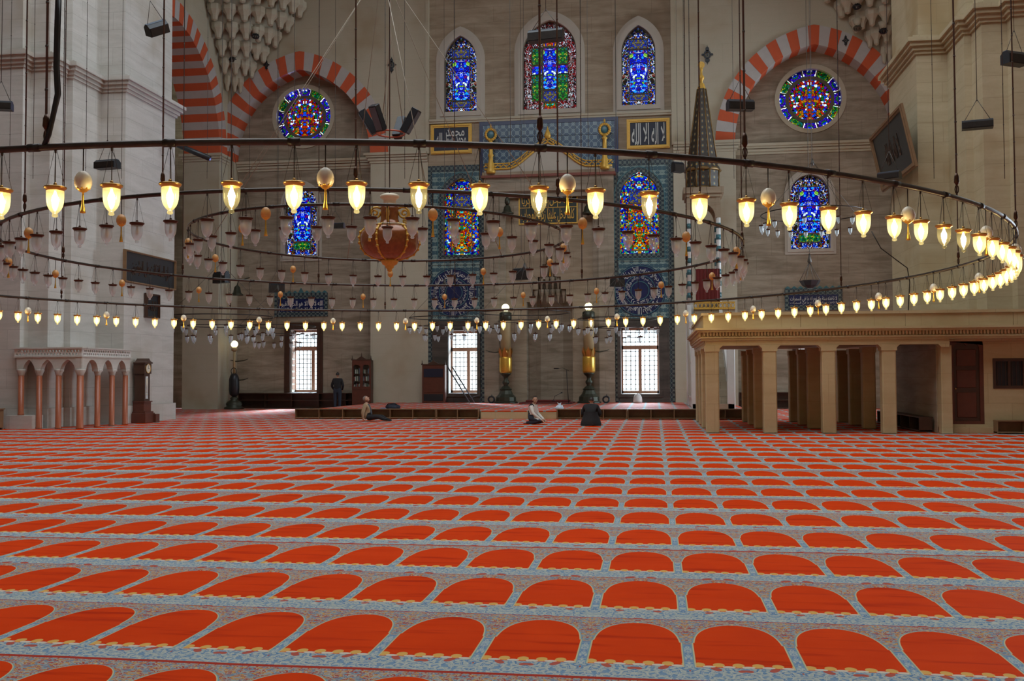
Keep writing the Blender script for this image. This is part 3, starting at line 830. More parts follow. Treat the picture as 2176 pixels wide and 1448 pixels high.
# ================================================================== lower windows: wood casement and iron grille
def low_window(n, x0, x1, z0, z1, Y, label, mull=0.5):
    win = empty('window_%d' % n, (0, 0, 0), 0, label, 'window', kind='structure')
    Yf = Y + 0.50
    b = 0.09
    zt = z0 + (z1 - z0) * 0.70
    zl = z0 + 0.14
    mb = MB()
    for q in ((x0, x0 + b, z0, z1), (x1 - b, x1, z0, z1), (x0, x1, z1 - b * 1.4, z1), (x0, x1, z0, zl), (x0, x1, zt - 0.09, zt + 0.09)):
        mb.box(q[0], q[1], Yf, Yf + 0.08, q[2], q[3])
    mb.build('window_frame', MT['wood_win'], win)
    xm = x0 + (x1 - x0) * mull
    mb = MB(); mb.box(xm - 0.075, xm + 0.075, Yf - 0.01, Yf + 0.07, zl, zt - 0.09); mb.build('mullion', MT['wood_win'], win)
    for q in ((x0 + b, xm - 0.075, zl, zt - 0.09), (xm + 0.075, x1 - b, zl, zt - 0.09), (x0 + b, x1 - b, zt + 0.09, z1 - b * 1.4)):
        mb = MB(); mb.box(q[0], q[1], Yf + 0.035, Yf + 0.045, q[2], q[3]); mb.build('pane', MT['pane'], win)
    k = int((x1 - x0) / 0.20)
    for i in range(1, k):
        x = x0 + (x1 - x0) * i / k
        mb = MB(); mb.tube([(x, Yf + 0.25, z0), (x, Yf + 0.25, z1)], 0.017, 6); mb.build('grille_bar', MT['iron'], win)
    kz = int((z1 - z0) / 0.21)
    for i in range(1, kz):
        z = z0 + (z1 - z0) * i / kz
        mb = MB(); mb.tube([(x0, Yf + 0.25, z), (x1, Yf + 0.25, z)], 0.017, 6)
        for j in range(1, k): mb.ball((x0 + (x1 - x0) * j / k, Yf + 0.25, z), 0.034, n=6, m=4)
        mb.build('grille_bar', MT['iron'], win)
    mb = MB()
    mb.box(x0 - 0.02, x1 + 0.02, Y - 0.10, Yf, z0 - 0.07, z0 + 0.012); mb.build('sill', MT['white_marble'], win)
    for xx in (x0, x1):
        mb = MB(); mb.box(xx - 0.012, xx + 0.012, Y + 0.01, Yf, z0, z1); mb.build('reveal', MT['white_marble'], win)
    mb = MB(); mb.box(x0, x1, Y + 0.01, Yf, z1 - 0.012, z1 + 0.012); mb.build('reveal', MT['white_marble'], win)
    return win
low_window(10, *LOWW[0], YW, 'barred casement window beside the leaning ladder', 0.62)
low_window(11, *LOWW[1], YW, 'barred casement window between candlestick and pulpit')
wl = low_window(12, *BAYS['left']['low'], YB, 'barred casement window over the dark bench with an open shutter', 0.72)
low_window(13, *BAYS['right']['low'], YB, 'barred casement window glimpsed through the gallery posts')
# open carved shutter in the left bay window, folded against its reveal
x0, x1, z0, z1 = BAYS['left']['low']
sh = MB(); sh.box(x0 + 0.02, x0 + 0.07, YB + 0.03, YB + 0.46, z0 + 0.03, z1 - 0.1)
so = sh.build('shutter', MT['moulding'], wl)
for k in range(9):
    sh = MB(); zz = z0 + 0.15 + k * 0.32
    sh.box(x0 + 0.07, x0 + 0.085, YB + 0.08, YB + 0.41, zz, zz + 0.22); sh.build('shutter_panel', MT['wood_win'], so)
# dark jamb frames round the lower windows
for nm, (x0, x1, z0, z1), Y, wd, lab in (('left', BAYS['left']['low'], YB, 0.30, 'dark stone surround of the window over the bench'), ('right', BAYS['right']['low'], YB, 0.26, 'dark stone surround of the window behind the gallery')):
    mb = MB(); mb.slab(rect(x0 - wd, x1 + wd, z0 - 0.15, z1 + 0.35), [rect(x0, x1, z0, z1)], Y - 0.07, Y)
    mb.slab(rect(x0 - wd * 0.55, x1 + wd * 0.55, z0 - 0.10, z1 + 0.2), [rect(x0, x1, z0, z1)], Y - 0.11, Y)
    tag(mb.build('trim_window_' + nm, MT['wood']), lab, 'window surround', kind='structure')

# ================================================================== tiled panels left and right of the niche
MT['frame_dark'] = stone('dark_grey_marble', lin(58, 52, 46), lin(92, 84, 76), lin(50, 44, 38), 0.2, 1.2, 0.9, 1.5)
WORDS = ['بسم الله', 'الرحمن', 'الرحيم', 'الحمد لله', 'رب', 'العالمين', 'مالك', 'يوم الدين', 'اياك نعبد', 'واياك', 'نستعين', 'اهدنا']
def tile_panel(nm, x0, x1, sw, lw, mc, lab):
    p = empty('wall_tile_panel_' + nm, (0, 0, 0), 0, lab, 'tile panel', kind='structure')
    s = 0.24
    Y0 = YW - 0.05
    for a, b in ((x0, x0 + s), (x1 - s, x1)):
        z = 0.3
        while z < 11.6:                                   # single glazed tiles
            mb = MB(); mb.box(a + 0.006, b - 0.006, Y0, YW + 0.01, z + 0.006, min(z + 0.62, 11.8) - 0.006); mb.build('tile', MT['tile_border'], p); z += 0.62
    x = x0 + s
    while x < x1 - s - 0.05:
        e = min(x + 0.56, x1 - s)
        mb = MB(); mb.box(x + 0.006, e - 0.006, Y0, YW + 0.01, 11.5, 11.8); mb.build('tile', MT['tile_border'], p); x = e
    xi0, xi1 = x0 + s, x1 - s
    xc, a, z0, zs, rise = sw
    arch_in = arch_pts(*sw); arch_out = arch_pts(xc, a + 0.22, z0 - 0.22, zs, rise + 0.26)
    mb = MB(); mb.slab(rect(xi0, xi1, 6.95, 11.5), [arch_out], YW - 0.03, YW, back=False); mb.build('tile_field', MT['tile_floral'], p)
    mb = MB(); mb.slab(arch_out, [arch_in], YW - 0.07, YW, back=False); mb.build('tile_band', MT['tile_border'], p)
    mb = MB(); mb.slab(arch_pts(xc, a + 0.26, z0 - 0.26, zs, rise + 0.31), [arch_out], YW - 0.085, YW, back=False); mb.build('tile_edge', MT['turq'], p)
    mb = MB(); mb.slab(rect(xi0, xi1, 4.25, 6.93), [], YW - 0.03, YW, back=False); mb.build('tile_field', MT['tile_floral'], p)
    # calligraphic roundel
    mx, mz, mr = mc
    mb = MB(); mb.slab(circ(mx, mz, mr, 40), [], YW - 0.06, YW); rd = mb.build('roundel', MT['tile_blue'], p)
    mb = MB()
    for rr in (0.97, 0.60, 0.36):
        mb.slab(circ(mx, mz, mr * rr, 40), [circ(mx, mz, mr * rr - 0.035, 40)], YW - 0.075, YW - 0.05)
    mb.build('roundel_rings', MT['turq'], rd)
    for k, wd in enumerate(WORDS):
        a_ = 2 * pi * k / 12
        lettering(wd, mr * 0.44, mr * 0.30, MT['white_paint'], rd, (mx + mr * 0.78 * sin(a_), YW - 0.065, mz + mr * 0.78 * cos(a_)), (0, a_, 0), depth=0.01)
    for k in range(8):
        a_ = 2 * pi * (k + 0.5) / 8
        lettering(WORDS[k], mr * 0.32, mr * 0.18, MT['white_paint'], rd, (mx + mr * 0.48 * sin(a_), YW - 0.065, mz + mr * 0.48 * cos(a_)), (0, a_, 0), depth=0.01)
    # dark marble jambs of the window below
    lx0, lx1, lz0, lz1 = lw
    mb = MB(); mb.slab([(xi0, 0.1), (xi0, 4.22), (xi1, 4.22), (xi1, 0.1)], [rect(*lw)], YW - 0.10, YW); mb.build('jamb', MT['frame_dark'], p)
    mb = MB(); mb.slab(rect(lx0 - 0.16, lx1 + 0.16, lz0 - 0.16, lz1 + 0.16), [rect(*lw)], YW - 0.15, YW - 0.05); mb.build('jamb', MT['frame_dark'], p)
    return p
tile_panel('left', -10.89, -8.09, SIDEW[0], LOWW[0], (-9.58, 5.61, 1.20), 'tall blue tile panel with roundel behind the leaning ladder')
tile_panel('right', -1.89, 0.93, SIDEW[1], LOWW[1], (-0.66, 5.57, 1.22), 'tall blue tile panel with roundel nearest the pulpit')

# ================================================================== marble niche frame with gilded crest
nf = empty('niche_frame', (AX, YW, 0.3), 0, 'marble frame of the prayer niche with gilded crest and star tiles', 'prayer niche', kind='structure')
def nfb(mb, name, mat): 
    o = mb.build(name, mat, nf); o.location = (-AX, -YW, -0.3); return o
mb = MB()
for (o, i, d) in ((0.0, 0.75, 0.34), (0.28, 0.72, 0.40), (0.72, 1.0, 0.22)):
    mb.slab([(-8.05 + o, 0.3), (-8.05 + o, 11.1 - o), (-1.85 - o, 11.1 - o), (-1.85 - o, 0.3), (-1.85 - i, 0.3), (-1.85 - i, 11.1 - i), (-8.05 + i, 11.1 - i), (-8.05 + i, 0.3)], [], YW - d, YW)
nfb(mb, 'surround', MT['marble_dark'])
mb = MB(); mb.box(-8.15, -1.75, YW - 0.48, YW, 11.05, 11.17); nfb(mb, 'red_moulding', plain('red_brown_moulding', lin(120, 58, 40), 0.5))
mb = MB(); mb.box(-8.12, -1.78, YW - 0.44, YW, 11.17, 11.32); nfb(mb, 'cornice_course', MT['marble'])
ped = []
for k in range(25):
    u = -1 + 2 * k / 24
    g = abs(u)
    zz = 11.46 + (0.0 if g > 0.62 else 1.05 * (0.5 + 0.5 * cos(pi * g / 0.62)) ** 0.9) + (0.16 * max(0, 1 - g / 0.12))
    ped.append((AX + u * 3.05, zz))
mb = MB(); mb.slab([(AX - 3.05, 11.3)] + ped + [(AX + 3.05, 11.3)], [], YW - 0.36, YW - 0.10); nfb(mb, 'pediment', MT['moulding'])
mb = MB()
pc = [Vector((x, YW - 0.40, z)) for x, z in ped]
mb.tube([p + Vector((0, 0, 0.02)) for p in pc], 0.05, 6); mb.tube([p + Vector((0, 0, 0.27)) for p in pc], 0.035, 6)
fine = []
for k in range(24):
    for j in range(6):
        t_ = j / 6
        p = pc[k].lerp(pc[k + 1], t_)
        ph = (k + t_) * 2 * pi * 0.9
        fine.append(p + Vector((0.06 * sin(ph * 2), 0, 0.15 + 0.10 * sin(ph))))
mb.tube(fine, 0.030, 5)
for k in range(0, 25):
    mb.ball(pc[k] + Vector((0, 0, 0.15)), 0.05, n=6, m=4)
mb.lathe([(0.10, 0), (0.17, 0.12), (0.12, 0.28), (0.05, 0.45), (0, 0.62)], 8, (AX, YW - 0.40, 12.85))
nfb(mb, 'gilded_crest', MT['gold_paint'])
for x in (-8.19, -1.72):
    pass
x = -8.19
while x < -1.75:
    for z in (11.2, 11.82, 12.44, 13.06):
        mb = MB(); mb.box(x + 0.008, x + 0.647 - 0.008, YW - 0.06, YW, z + 0.008, z + 0.612); nfb(mb, 'tile', MT['tile_star'])
    x += 0.647
mb = MB()
mb.slab(rect(-8.30, -1.62, 11.2, 13.86), [rect(-8.12, -1.80, 11.2, 13.68)], YW - 0.08, YW); nfb(mb, 'tile_border', MT['tile_blue'])
for sx_, px_, py_ in ((-1, 1043, 345), (1, 1285, 335)):
    b = atY(px_, py_, YW - 0.45)
    mb = MB()
    mb.lathe([(0.20, -0.55), (0.24, -0.45), (0.14, -0.3), (0.17, -0.1), (0.12, 0.0), (0.10, 0.25), (0.15, 0.32), (0.10, 0.42), (0.09, 0.85), (0.15, 0.92), (0.08, 1.0), (0.05, 1.1)], 10, (b.x, YW - 0.45, b.z))
    for k in range(16):
        a0 = 2 * pi * k / 16
        mb.ball((b.x + 0.24 * sin(a0), YW - 0.45, b.z + 1.34 + 0.26 * cos(a0)), 0.075, 0.05, 0.075, 6, 4)
    mb.ball((b.x, YW - 0.45, b.z + 1.75), 0.05, 0.05, 0.10, 6, 4)
    o = nfb(mb, 'gilded_finial', MT['gold_paint'])
    m2 = MB(); m2.ball((b.x, YW - 0.45, b.z + 1.34), 0.17, 0.03, 0.19, 10, 6); m2.build('dark_boss', MT['turq'], o)
# tiers of stalactite carving in the hood
mb = MB()
for i, (hw_, z) in enumerate(((1.08, 5.1), (0.82, 5.7), (0.57, 6.3), (0.36, 6.9), (0.18, 7.35))):
    k = max(2, int(hw_ / 0.13))
    for j in range(k):
        xx = AX - hw_ + 2 * hw_ * (j + 0.5) / k
        dy = 0.16 + 0.15 * (1 - abs(xx - AX) / 1.15) - 0.03 * i
        mb.lathe([(0.0, -0.32), (0.05, -0.2), (0.07, 0.0), (hw_ / k * 0.95, 0.16), (hw_ / k * 0.98, 0.36)], 6, (xx, YW + max(dy, 0.06), z + 0.25))
nfb(mb, 'stalactite_hood', MT['marble_dark'])

# inscription tablet over the niche
tb = empty('inscription_tablet', (AX - 0.05, YW - 0.1, 8.85), 0, 'dark green tablet with gold script above the prayer niche', 'inscription')
def tbb(mb, name, mat): return mb.build(name, mat, tb, (-(AX - 0.05), -(YW - 0.1), -8.85))
mb = MB(); mb.box(-6.36, -3.60, YW - 0.06, YW - 0.005, 8.86, 10.28); tbb(mb, 'board', plain('dark_green_board', (0.010, 0.022, 0.016), 0.5))
mb = MB()
mb.slab(rect(-6.40, -3.56, 8.82, 10.32), [rect(-6.34, -3.62, 8.88, 10.26)], YW - 0.08, YW - 0.005)
mb.box(-6.34, -3.62, YW - 0.075, YW - 0.01, 9.60, 9.63)
for k in range(1, 6): mb.box(-6.34 + 2.72 * k / 6 - 0.012, -6.34 + 2.72 * k / 6 + 0.012, YW - 0.075, YW - 0.01, 9.62, 10.26)
tbb(mb, 'gilt_border', MT['gold_paint'])
lettering('كلما دخل عليها زكريا المحراب', 2.55, 0.66, MT['gold_paint'], tb, (0, 0.02, 0.38), bold=0.012)
lettering('كلما دخل عليها زكريا', 2.5, 0.5, MT['gold_paint'], tb, (0, 0.02, 1.08), bold=0.008)

# ================================================================== framed calligraphy
def framed(loc, w_, h_, rot, lab, text, board='tile_navy', ink='white_paint', fr=0.16, frame='gold_paint', th=0.9):
    t = empty('framed_calligraphy', loc, 0, lab, 'picture')
    t.rotation_euler = rot
    mb = MB()
    mb.slab(rect(-w_ / 2, w_ / 2, -h_ / 2, h_ / 2), [rect(-w_ / 2 + fr, w_ / 2 - fr, -h_ / 2 + fr, h_ / 2 - fr)], -0.06, 0.02)
    mb.slab(rect(-w_ / 2 + fr * 0.25, w_ / 2 - fr * 0.25, -h_ / 2 + fr * 0.25, h_ / 2 - fr * 0.25), [rect(-w_ / 2 + fr * 0.6, w_ / 2 - fr * 0.6, -h_ / 2 + fr * 0.6, h_ / 2 - fr * 0.6)], -0.10, -0.05)
    mb.build('frame', MT[frame], t)
    mb = MB(); mb.box(-w_ / 2 + fr * 0.9, w_ / 2 - fr * 0.9, -0.02, 0.02, -h_ / 2 + fr * 0.9, h_ / 2 - fr * 0.9); mb.build('board', MT[board], t)
    for (s, ww, hh, dx, dz, b) in text:
        lettering(s, ww, hh, MT[ink], t, (dx, -0.03, dz), bold=b, depth=0.006)
    return t
a, b = atY(915, 328, YW - 0.1), atY(1002, 262, YW - 0.1)
framed(((a.x + b.x) / 2, YW - 0.02, (a.z + b.z) / 2), b.x - a.x, b.z - a.z, (0, 0, 0), 'gold framed navy calligraphy panel hung on the side away from the spire', [('محمد رسول الله', 1.45, 0.75, 0, -0.05, 0.012), ('محمد', 0.9, 0.35, 0.2, 0.30, 0.008)])
a, b = atY(1332, 317, YW - 0.1), atY(1423, 250, YW - 0.1)
framed(((a.x + b.x) / 2, YW - 0.02, (a.z + b.z) / 2), b.x - a.x, b.z - a.z, (0, 0, 0), 'gold framed navy calligraphy panel hung nearest the spire', [('لا اله الا الله', 1.55, 1.05, 0, 0, 0.014)])

# ================================================================== marble gallery on posts (right)
gal = empty('marble_gallery', (4.0, 28.0, 0), 0, 'cream marble gallery raised on square posts in front of the right pier', 'gallery', kind='structure')
def gb(mb, name, mat, loc=None):
    o = mb.build(name, mat, gal); o.location = (-4.0, -28.0, 0); return o
GX0, GX1, GY0, GY1 = 1.30, 14.0, 27.78, 35.3
def post(x, y, w_=0.36, h=2.36):
    mb = MB()
    mb.box(x - w_ / 2, x + w_ / 2, y - w_ / 2, y + w_ / 2, 0, h, 0.03)
    mb.box(x - w_ / 2 - 0.02, x + w_ / 2 + 0.02, y - w_ / 2 - 0.02, y + w_ / 2 + 0.02, h - 0.14, h + 0.02)
    gb(mb, 'post', MT['mahfil'])
for x in (1.55, 3.08, 4.62, 6.17):
    for y in (27.98, 30.5, 32.5, 34.6):
        post(x, y)
for y in (28.75, 29.6): pass
# lintels with splayed ends
for (a, b) in ((1.55, 3.08), (3.08, 4.62), (4.62, 6.17), (6.17, 7.7)):
    mb = MB(); mb.slab([(a, 2.30), (a, 2.52), (b, 2.52), (b, 2.30), (b - 0.20, 2.30), (b - 0.28, 2.38), (a + 0.28, 2.38), (a + 0.20, 2.30)], [], 27.80, 28.16); gb(mb, 'lintel', MT['mahfil'])
mb = MB(); mb.box(1.37, 1.73, 27.81, GY1, 2.34, 2.52); gb(mb, 'lintel', MT['mahfil'])
mb = MB(); mb.box(GX0 + 0.05, GX1, 28.1, GY1, 2.46, 2.58); gb(mb, 'deck', MT['mahfil'])
# cornice courses: front and left return
for (z0, z1, d) in ((2.52, 2.58, 0.03), (2.58, 2.62, 0.07), (2.74, 2.80, 0.13), (2.80, 2.86, 0.19)):
    mb = MB(); mb.box(GX0 - d, GX1, GY0 - d, GY0 + 0.35, z0, z1); mb.box(GX0 - d, GX0 + 0.35, GY0 + 0.35, GY1, z0, z1); gb(mb, 'cornice_course', MT['mahfil'])
mb = MB(); mb.box(GX0 - 0.02, GX1, GY0 - 0.02, GY0 + 0.3, 2.62, 2.74); mb.box(GX0 - 0.02, GX0 + 0.3, GY0 + 0.3, GY1, 2.62, 2.74); gb(mb, 'frieze', MT['mahfil'])
mb = MB()
k = 0
x = GX0
while x < 13.0:
    mb.lathe([(0.0, 0), (0.026, 0.02), (0.040, 0.06), (0.034, 0.11), (0.042, 0.12)], 6, (x + 0.04, GY0 - 0.05, 2.62)); x += 0.085
y = GY0
while y < GY1:
    mb.lathe([(0.0, 0), (0.026, 0.02), (0.040, 0.06), (0.034, 0.11), (0.042, 0.12)], 6, (GX0 - 0.05, y + 0.04, 2.62)); y += 0.085
o = gb(mb, 'stalactite_frieze', MT['mahfil']); o['kind'] = 'stuff'
# parapet slabs
xs = [GX0 + 0.02, 3.9, 6.6, 9.3, 12.0, 14.0]
for a, b in zip(xs[:-1], xs[1:]):
    mb = MB(); mb.box(a + 0.004, b - 0.004, GY0 + 0.02, GY0 + 0.16, 2.86, 3.20); gb(mb, 'parapet_slab', MT['mahfil'])
for a, b in ((27.95, 30.4), (30.4, 32.9), (32.9, GY1)):
    mb = MB(); mb.box(GX0 + 0.02, GX0 + 0.16, a, b - 0.008, 2.86, 3.20); gb(mb, 'parapet_slab', MT['mahfil'])
mb = MB(); mb.box(GX0 - 0.03, GX1, GY0 - 0.03, GY0 + 0.21, 3.20, 3.28); mb.box(GX0 - 0.03, GX0 + 0.21, GY0 + 0.21, GY1, 3.20, 3.28); gb(mb, 'coping', MT['mahfil'])
# wall with the small door under the right end
DX0, DX1, DZ0, DZS = 7.86, 8.72, 0.24, 2.36
door_hole = arch_pts((DX0 + DX1) / 2, 0.43, DZ0, DZS, 0.17, 6)
mb = MB(); mb.slab(rect(7.52, 14.0, 0, 2.52), [door_hole, rect(8.95, 9.77, 1.19, 2.0)], 28.38, 28.75); gb(mb, 'end_wall', MT['mahfil'])
mb = MB(); mb.box(7.50, 7.72, 28.36, 34.8, 0, 2.46); gb(mb, 'side_wall', MT['marble'])
mb = MB(); mb.box(7.52, 7.80, 27.95, 28.40, 0, 2.36, 0.02); gb(mb, 'post', MT['mahfil'])
mb = MB(); mb.box(7.52, 14, 28.30, 28.40, 0, 0.16); gb(mb, 'plinth', MT['mahfil'])
# door
do = empty('door_1', ((DX0 + DX1) / 2, 28.44, 0.24), 0, 'dark red arched wooden door in the gallery end wall', 'door', kind='structure')
lx = lambda pts: [(x - (DX0 + DX1) / 2, z - 0.24) for x, z in pts]
mb = MB(); mb.slab(lx(door_hole), [lx(arch_pts((DX0 + DX1) / 2, 0.33, DZ0 + 0.08, DZS - 0.10, 0.08, 6))], -0.05, 0.08); mb.build('door_frame', MT['wood_red'], do)
mb = MB(); mb.slab(lx(arch_pts((DX0 + DX1) / 2, 0.33, DZ0 + 0.08, DZS - 0.10, 0.08, 6)), [], 0.0, 0.06); mb.build('door_leaf', MT['wood'], do)
for z0, z1 in ((0.18, 0.85), (0.98, 1.45), (1.56, 2.0)):
    mb = MB(); mb.box(-0.25, 0.25, -0.02, 0.01, z0, z1, 0.01); mb.build('door_panel', MT['wood_red'], do)
mb = MB(); mb.ball((-0.29, -0.05, 0.95), 0.025); mb.build('door_knob', MT['brass'], do)
# shuttered hatch
hs = empty('window_14', (9.36, 28.42, 1.19), 0, 'small dark wooden shuttered hatch beside the red door', 'window', kind='structure')
mb = MB(); mb.slab(rect(-0.41, 0.41, 0, 0.81), [rect(-0.34, -0.03, 0.08, 0.73), rect(0.03, 0.34, 0.08, 0.73)], -0.06, 0.03); mb.build('hatch_frame', MT['wood'], hs)
for x0, x1 in ((-0.34, -0.03), (0.03, 0.34)):
    mb = MB(); mb.box(x0, x1, -0.01, 0.02, 0.08, 0.73); mb.build('shutter', MT['black'], hs)
    for q in range(3):
        m2 = MB(); xx = x0 + (x1 - x0) * (q + 0.5) / 3; m2.box(xx - 0.006, xx + 0.006, -0.03, -0.01, 0.08, 0.73); m2.build('slat', MT['wood'], hs)

# ================================================================== carpeted platform and its shelves
pf = empty('platform', (AX, 41.9, 0), 0, 'low carpeted platform in front of the prayer niche', 'platform', kind='structure')
PX0, PX1, PY0 = -13.36, 3.40, 36.62
mb = MB(); mb.box(PX0, PX1, PY0, YW, 0.02, 0.30); mb.build('platform_top', MT['carpet'], pf, (-AX, -41.9, 0))
mb = MB(); mb.box(PX0 - 0.02, PX1 + 0.02, PY0 - 0.02, YW, 0.0, 0.27); mb.build('platform_side', MT['wood_mid'], pf, (-AX, -41.9, 0))
mb = MB(); mb.box(-6.36, -3.55, PY0 - 0.20, PY0 + 0.02, 0.0, 0.27); mb.build('step', MT['mahfil'], pf, (-AX, -41.9, 0))
mb = MB(); mb.box(-6.36, -3.55, PY0 - 0.21, PY0 + 0.02, 0.27, 0.30); mb.build('step_carpet', MT['carpet'], pf, (-AX, -41.9, 0))
def shelf_unit(x0, x1, y0, y1, z0, z1, cells, lab, rz=0.0, mat='wood_mid', rows=1, name='shoe_rack'):
    t = empty(name, ((x0 + x1) / 2, (y0 + y1) / 2, z0), rz, lab, 'shoe rack')
    w_, d, h = x1 - x0, y1 - y0, z1 - z0
    e = 0.028
    for nm, q in (('top_board', (-w_ / 2, w_ / 2, -d / 2, d / 2, h - e, h)), ('base_board', (-w_ / 2, w_ / 2, -d / 2, d / 2, 0.03, 0.03 + e)), ('back_board', (-w_ / 2 + e, w_ / 2 - e, d / 2 - 0.02, d / 2, 0.03 + e, h - e))):
        mb = MB(); mb.box(*q); mb.build(nm, MT[mat], t)
    for k in range(cells + 1):
        x = -w_ / 2 + (w_ - e) * k / cells
        mb = MB(); mb.box(x, x + e, -d / 2 - 0.004, d / 2 - 0.02, 0.0, h - e); mb.build('divider', MT[mat], t)
    for r_ in range(1, rows):
        z = 0.03 + (h - 0.03) * r_ / rows
        mb = MB(); mb.box(-w_ / 2 + e, w_ / 2 - e, -d / 2 + 0.002, d / 2 - 0.02, z - e / 2, z + e / 2); mb.build('shelf_board', MT[mat], t)
    return t
shelf_unit(-13.40, -10.62, 36.22, 36.58, 0, 0.375, 3, 'low wooden shoe rack at the free corner of the platform')
shelf_unit(-10.60, -8.0, 36.22, 36.58, 0, 0.375, 3, 'low wooden shoe rack behind the man in the tan jacket')
shelf_unit(-7.98, -6.40, 36.22, 36.58, 0, 0.375, 2, 'low wooden shoe rack ending at the platform step')
shelf_unit(-3.52, -1.0, 36.22, 36.58, 0, 0.375, 3, 'low wooden shoe rack behind the kneeling man in black')
shelf_unit(-0.98, 1.50, 36.22, 36.58, 0, 0.375, 3, 'low wooden shoe rack between kneeling man and gallery posts')
shelf_unit(1.52, 3.38, 36.22, 36.58, 0, 0.375, 2, 'low wooden shoe rack seen between the gallery posts')
# dark double bench racks along the walls
shelf_unit(-20.7, -13.74, YB - 0.50, YB - 0.13, 0, 0.76, 5, 'long dark two-tier rack under the bay window', 0, 'wood', 2, 'wall_rack')
shelf_unit(3.9, 9.6, YB - 0.50, YB - 0.13, 0, 0.76, 4, 'long dark two-tier rack behind the gallery posts', 0, 'wood', 2, 'wall_rack')
t = shelf_unit(-2.6, 2.6, -0.18, 0.18, 0, 0.42, 5, 'dark rack along the wall inside the gallery', 0, 'wood', 1)
t.location = (7.28, 31.2, 0); t.rotation_euler = (0, 0, -pi / 2)
shelf_unit(8.90, 11.0, 27.98, 28.28, 0, 0.36, 3, 'wooden shoe rack below the shuttered hatch')

# ================================================================== great chandelier
SR = 0.905
def _rg(cx, cy, r, h, sx, sy): return (cx * SR, cy * SR, r * SR, 1.6 + (h - 1.6) * SR, sx, sy)
RINGS = dict(outer=_rg(-5.467, 20.5, 11.757, 3.764, 0.004, -0.002), middle=_rg(-5.592, 20.5, 7.35, 4.171, -0.002, -0.001), inner=_rg(-5.686, 20.5, 3.90, 4.52, -0.006, -0.012))
def photo_x(p):
    d = p - CAM; return 1088 + FPX * d.dot(_rt) / d.dot(_fw)
_ONES = ['', 'first', 'second', 'third', 'fourth', 'fifth', 'sixth', 'seventh', 'eighth', 'ninth', 'tenth', 'eleventh', 'twelfth', 'thirteenth', 'fourteenth', 'fifteenth', 'sixteenth', 'seventeenth', 'eighteenth', 'nineteenth']
def ordinal(n):
    if n < 20: return _ONES[n]
    t_ = {2: 'twent', 3: 'thirt', 4: 'fort', 5: 'fift', 6: 'sixt', 7: 'sevent'}[n // 10]
    return t_ + 'ieth' if n % 10 == 0 else t_ + 'y-' + _ONES[n % 10]
def arc_split(key, angs, margin=25):
    """angles in view, split into near and far arc, each ordered from the left"""
    cx, cy, r = RINGS[key][:3]
    near, far = [], []
    for a in angs:
        p = rp(key, a)
        x = photo_x(p)
        if x < -margin or x > 2176 + margin: continue
        # nearer than the tangent line from the viewer?
        n_ = Vector((cos(R(a)), sin(R(a)), 0)).dot(CAM - p)
        (near if n_ > 0 else far).append((x, a))
    return [a for x, a in sorted(near)], [a for x, a in sorted(far)]
def rp(key, deg, dz=0.0):
    cx, cy, r, h, sx, sy = RINGS[key]
    a = R(deg)
    return Vector((cx + r * cos(a), cy + r * sin(a), h + sx * r * cos(a) + sy * r * sin(a) + dz))
# --- lamp: brass collar, blown glass bell, rod and three chains
def bell_profile():
    return [(0.080, 0.0), (0.080, -0.04), (0.079, -0.09), (0.076, -0.13), (0.069, -0.165), (0.056, -0.195), (0.038, -0.22), (0.025, -0.232), (0.0215, -0.242), (0.027, -0.252), (0.027, -0.264), (0.018, -0.272), (0.0, -0.274)]
g = MB(); g.lathe(bell_profile(), 20, cap=False)
ME_bell = {k: g.mesh('glass_bell', MT[k]) for k in ('glass', 'glass_frost', 'glass_lit')}
def collar(mat):
    m = MB(); m.lathe([(0.02, 0.018), (0.05, 0.016), (0.098, 0.020), (0.104, 0.012), (0.100, 0.0), (0.085, -0.010), (0.080, -0.022), (0.074, -0.022), (0.074, 0.0)], 20); m.lathe([(0.022, 0.0), (0.016, 0.05), (0.006, 0.06)], 8)
    return m.mesh('collar', mat)
ME_collar = {'lit': collar(MT['brass']), 'unlit': collar(MT['brass_dark'])}
m = MB(); m.lathe([(0.006, -0.02), (0.012, -0.04), (0.016, -0.055), (0.030, -0.085), (0.034, -0.11), (0.028, -0.145), (0.012, -0.175), (0.0, -0.185)], 10)
ME_bulb = m.mesh('bulb', MT['bulb'])
m = MB(); m.lathe([(0.010, -0.02), (0.012, -0.06), (0.022, -0.09), (0.024, -0.12), (0.016, -0.155), (0.0, -0.165)], 10)
ME_bulb_off = m.mesh('bulb', plain('unlit_bulb', (0.75, 0.75, 0.72), 0.2))
DROP = 0.40
m = MB(); m.tube([(0, 0, 0.05), (0, 0, DROP)], 0.0045, 5)
m.tube([(0, 0, DROP - 0.06), (0, 0, DROP + 0.03)], 0.010, 6)
ME_rod = m.mesh('hanger_rod', MT['iron'])
ME_chain = []
for k in range(3):
    a = 2 * pi * k / 3 + 0.5
    m = MB(); m.tube([(0.095 * cos(a), 0.095 * sin(a), 0.015), (0.012 * cos(a), 0.012 * sin(a), DROP - 0.03)], 0.0022, 4)
    ME_chain.append(m.mesh('chain', MT['wire']))
def make_lamp(kind, label, group):
    t = empty('glass_lamp', (0, 0, 0), 0, label, 'lamp', group)
    lit = kind != 'unlit'
    link('collar', ME_collar['lit' if lit else 'unlit'], t)
    link('glass_bell', ME_bell[{'frost': 'glass_frost', 'clear': 'glass_lit', 'unlit': 'glass'}[kind]], t)
    link('bulb', ME_bulb if lit else ME_bulb_off, t)
    link('hanger_rod', ME_rod, t)
    for c in ME_chain: link('chain', c, t)
    return t
LAMPS = {}
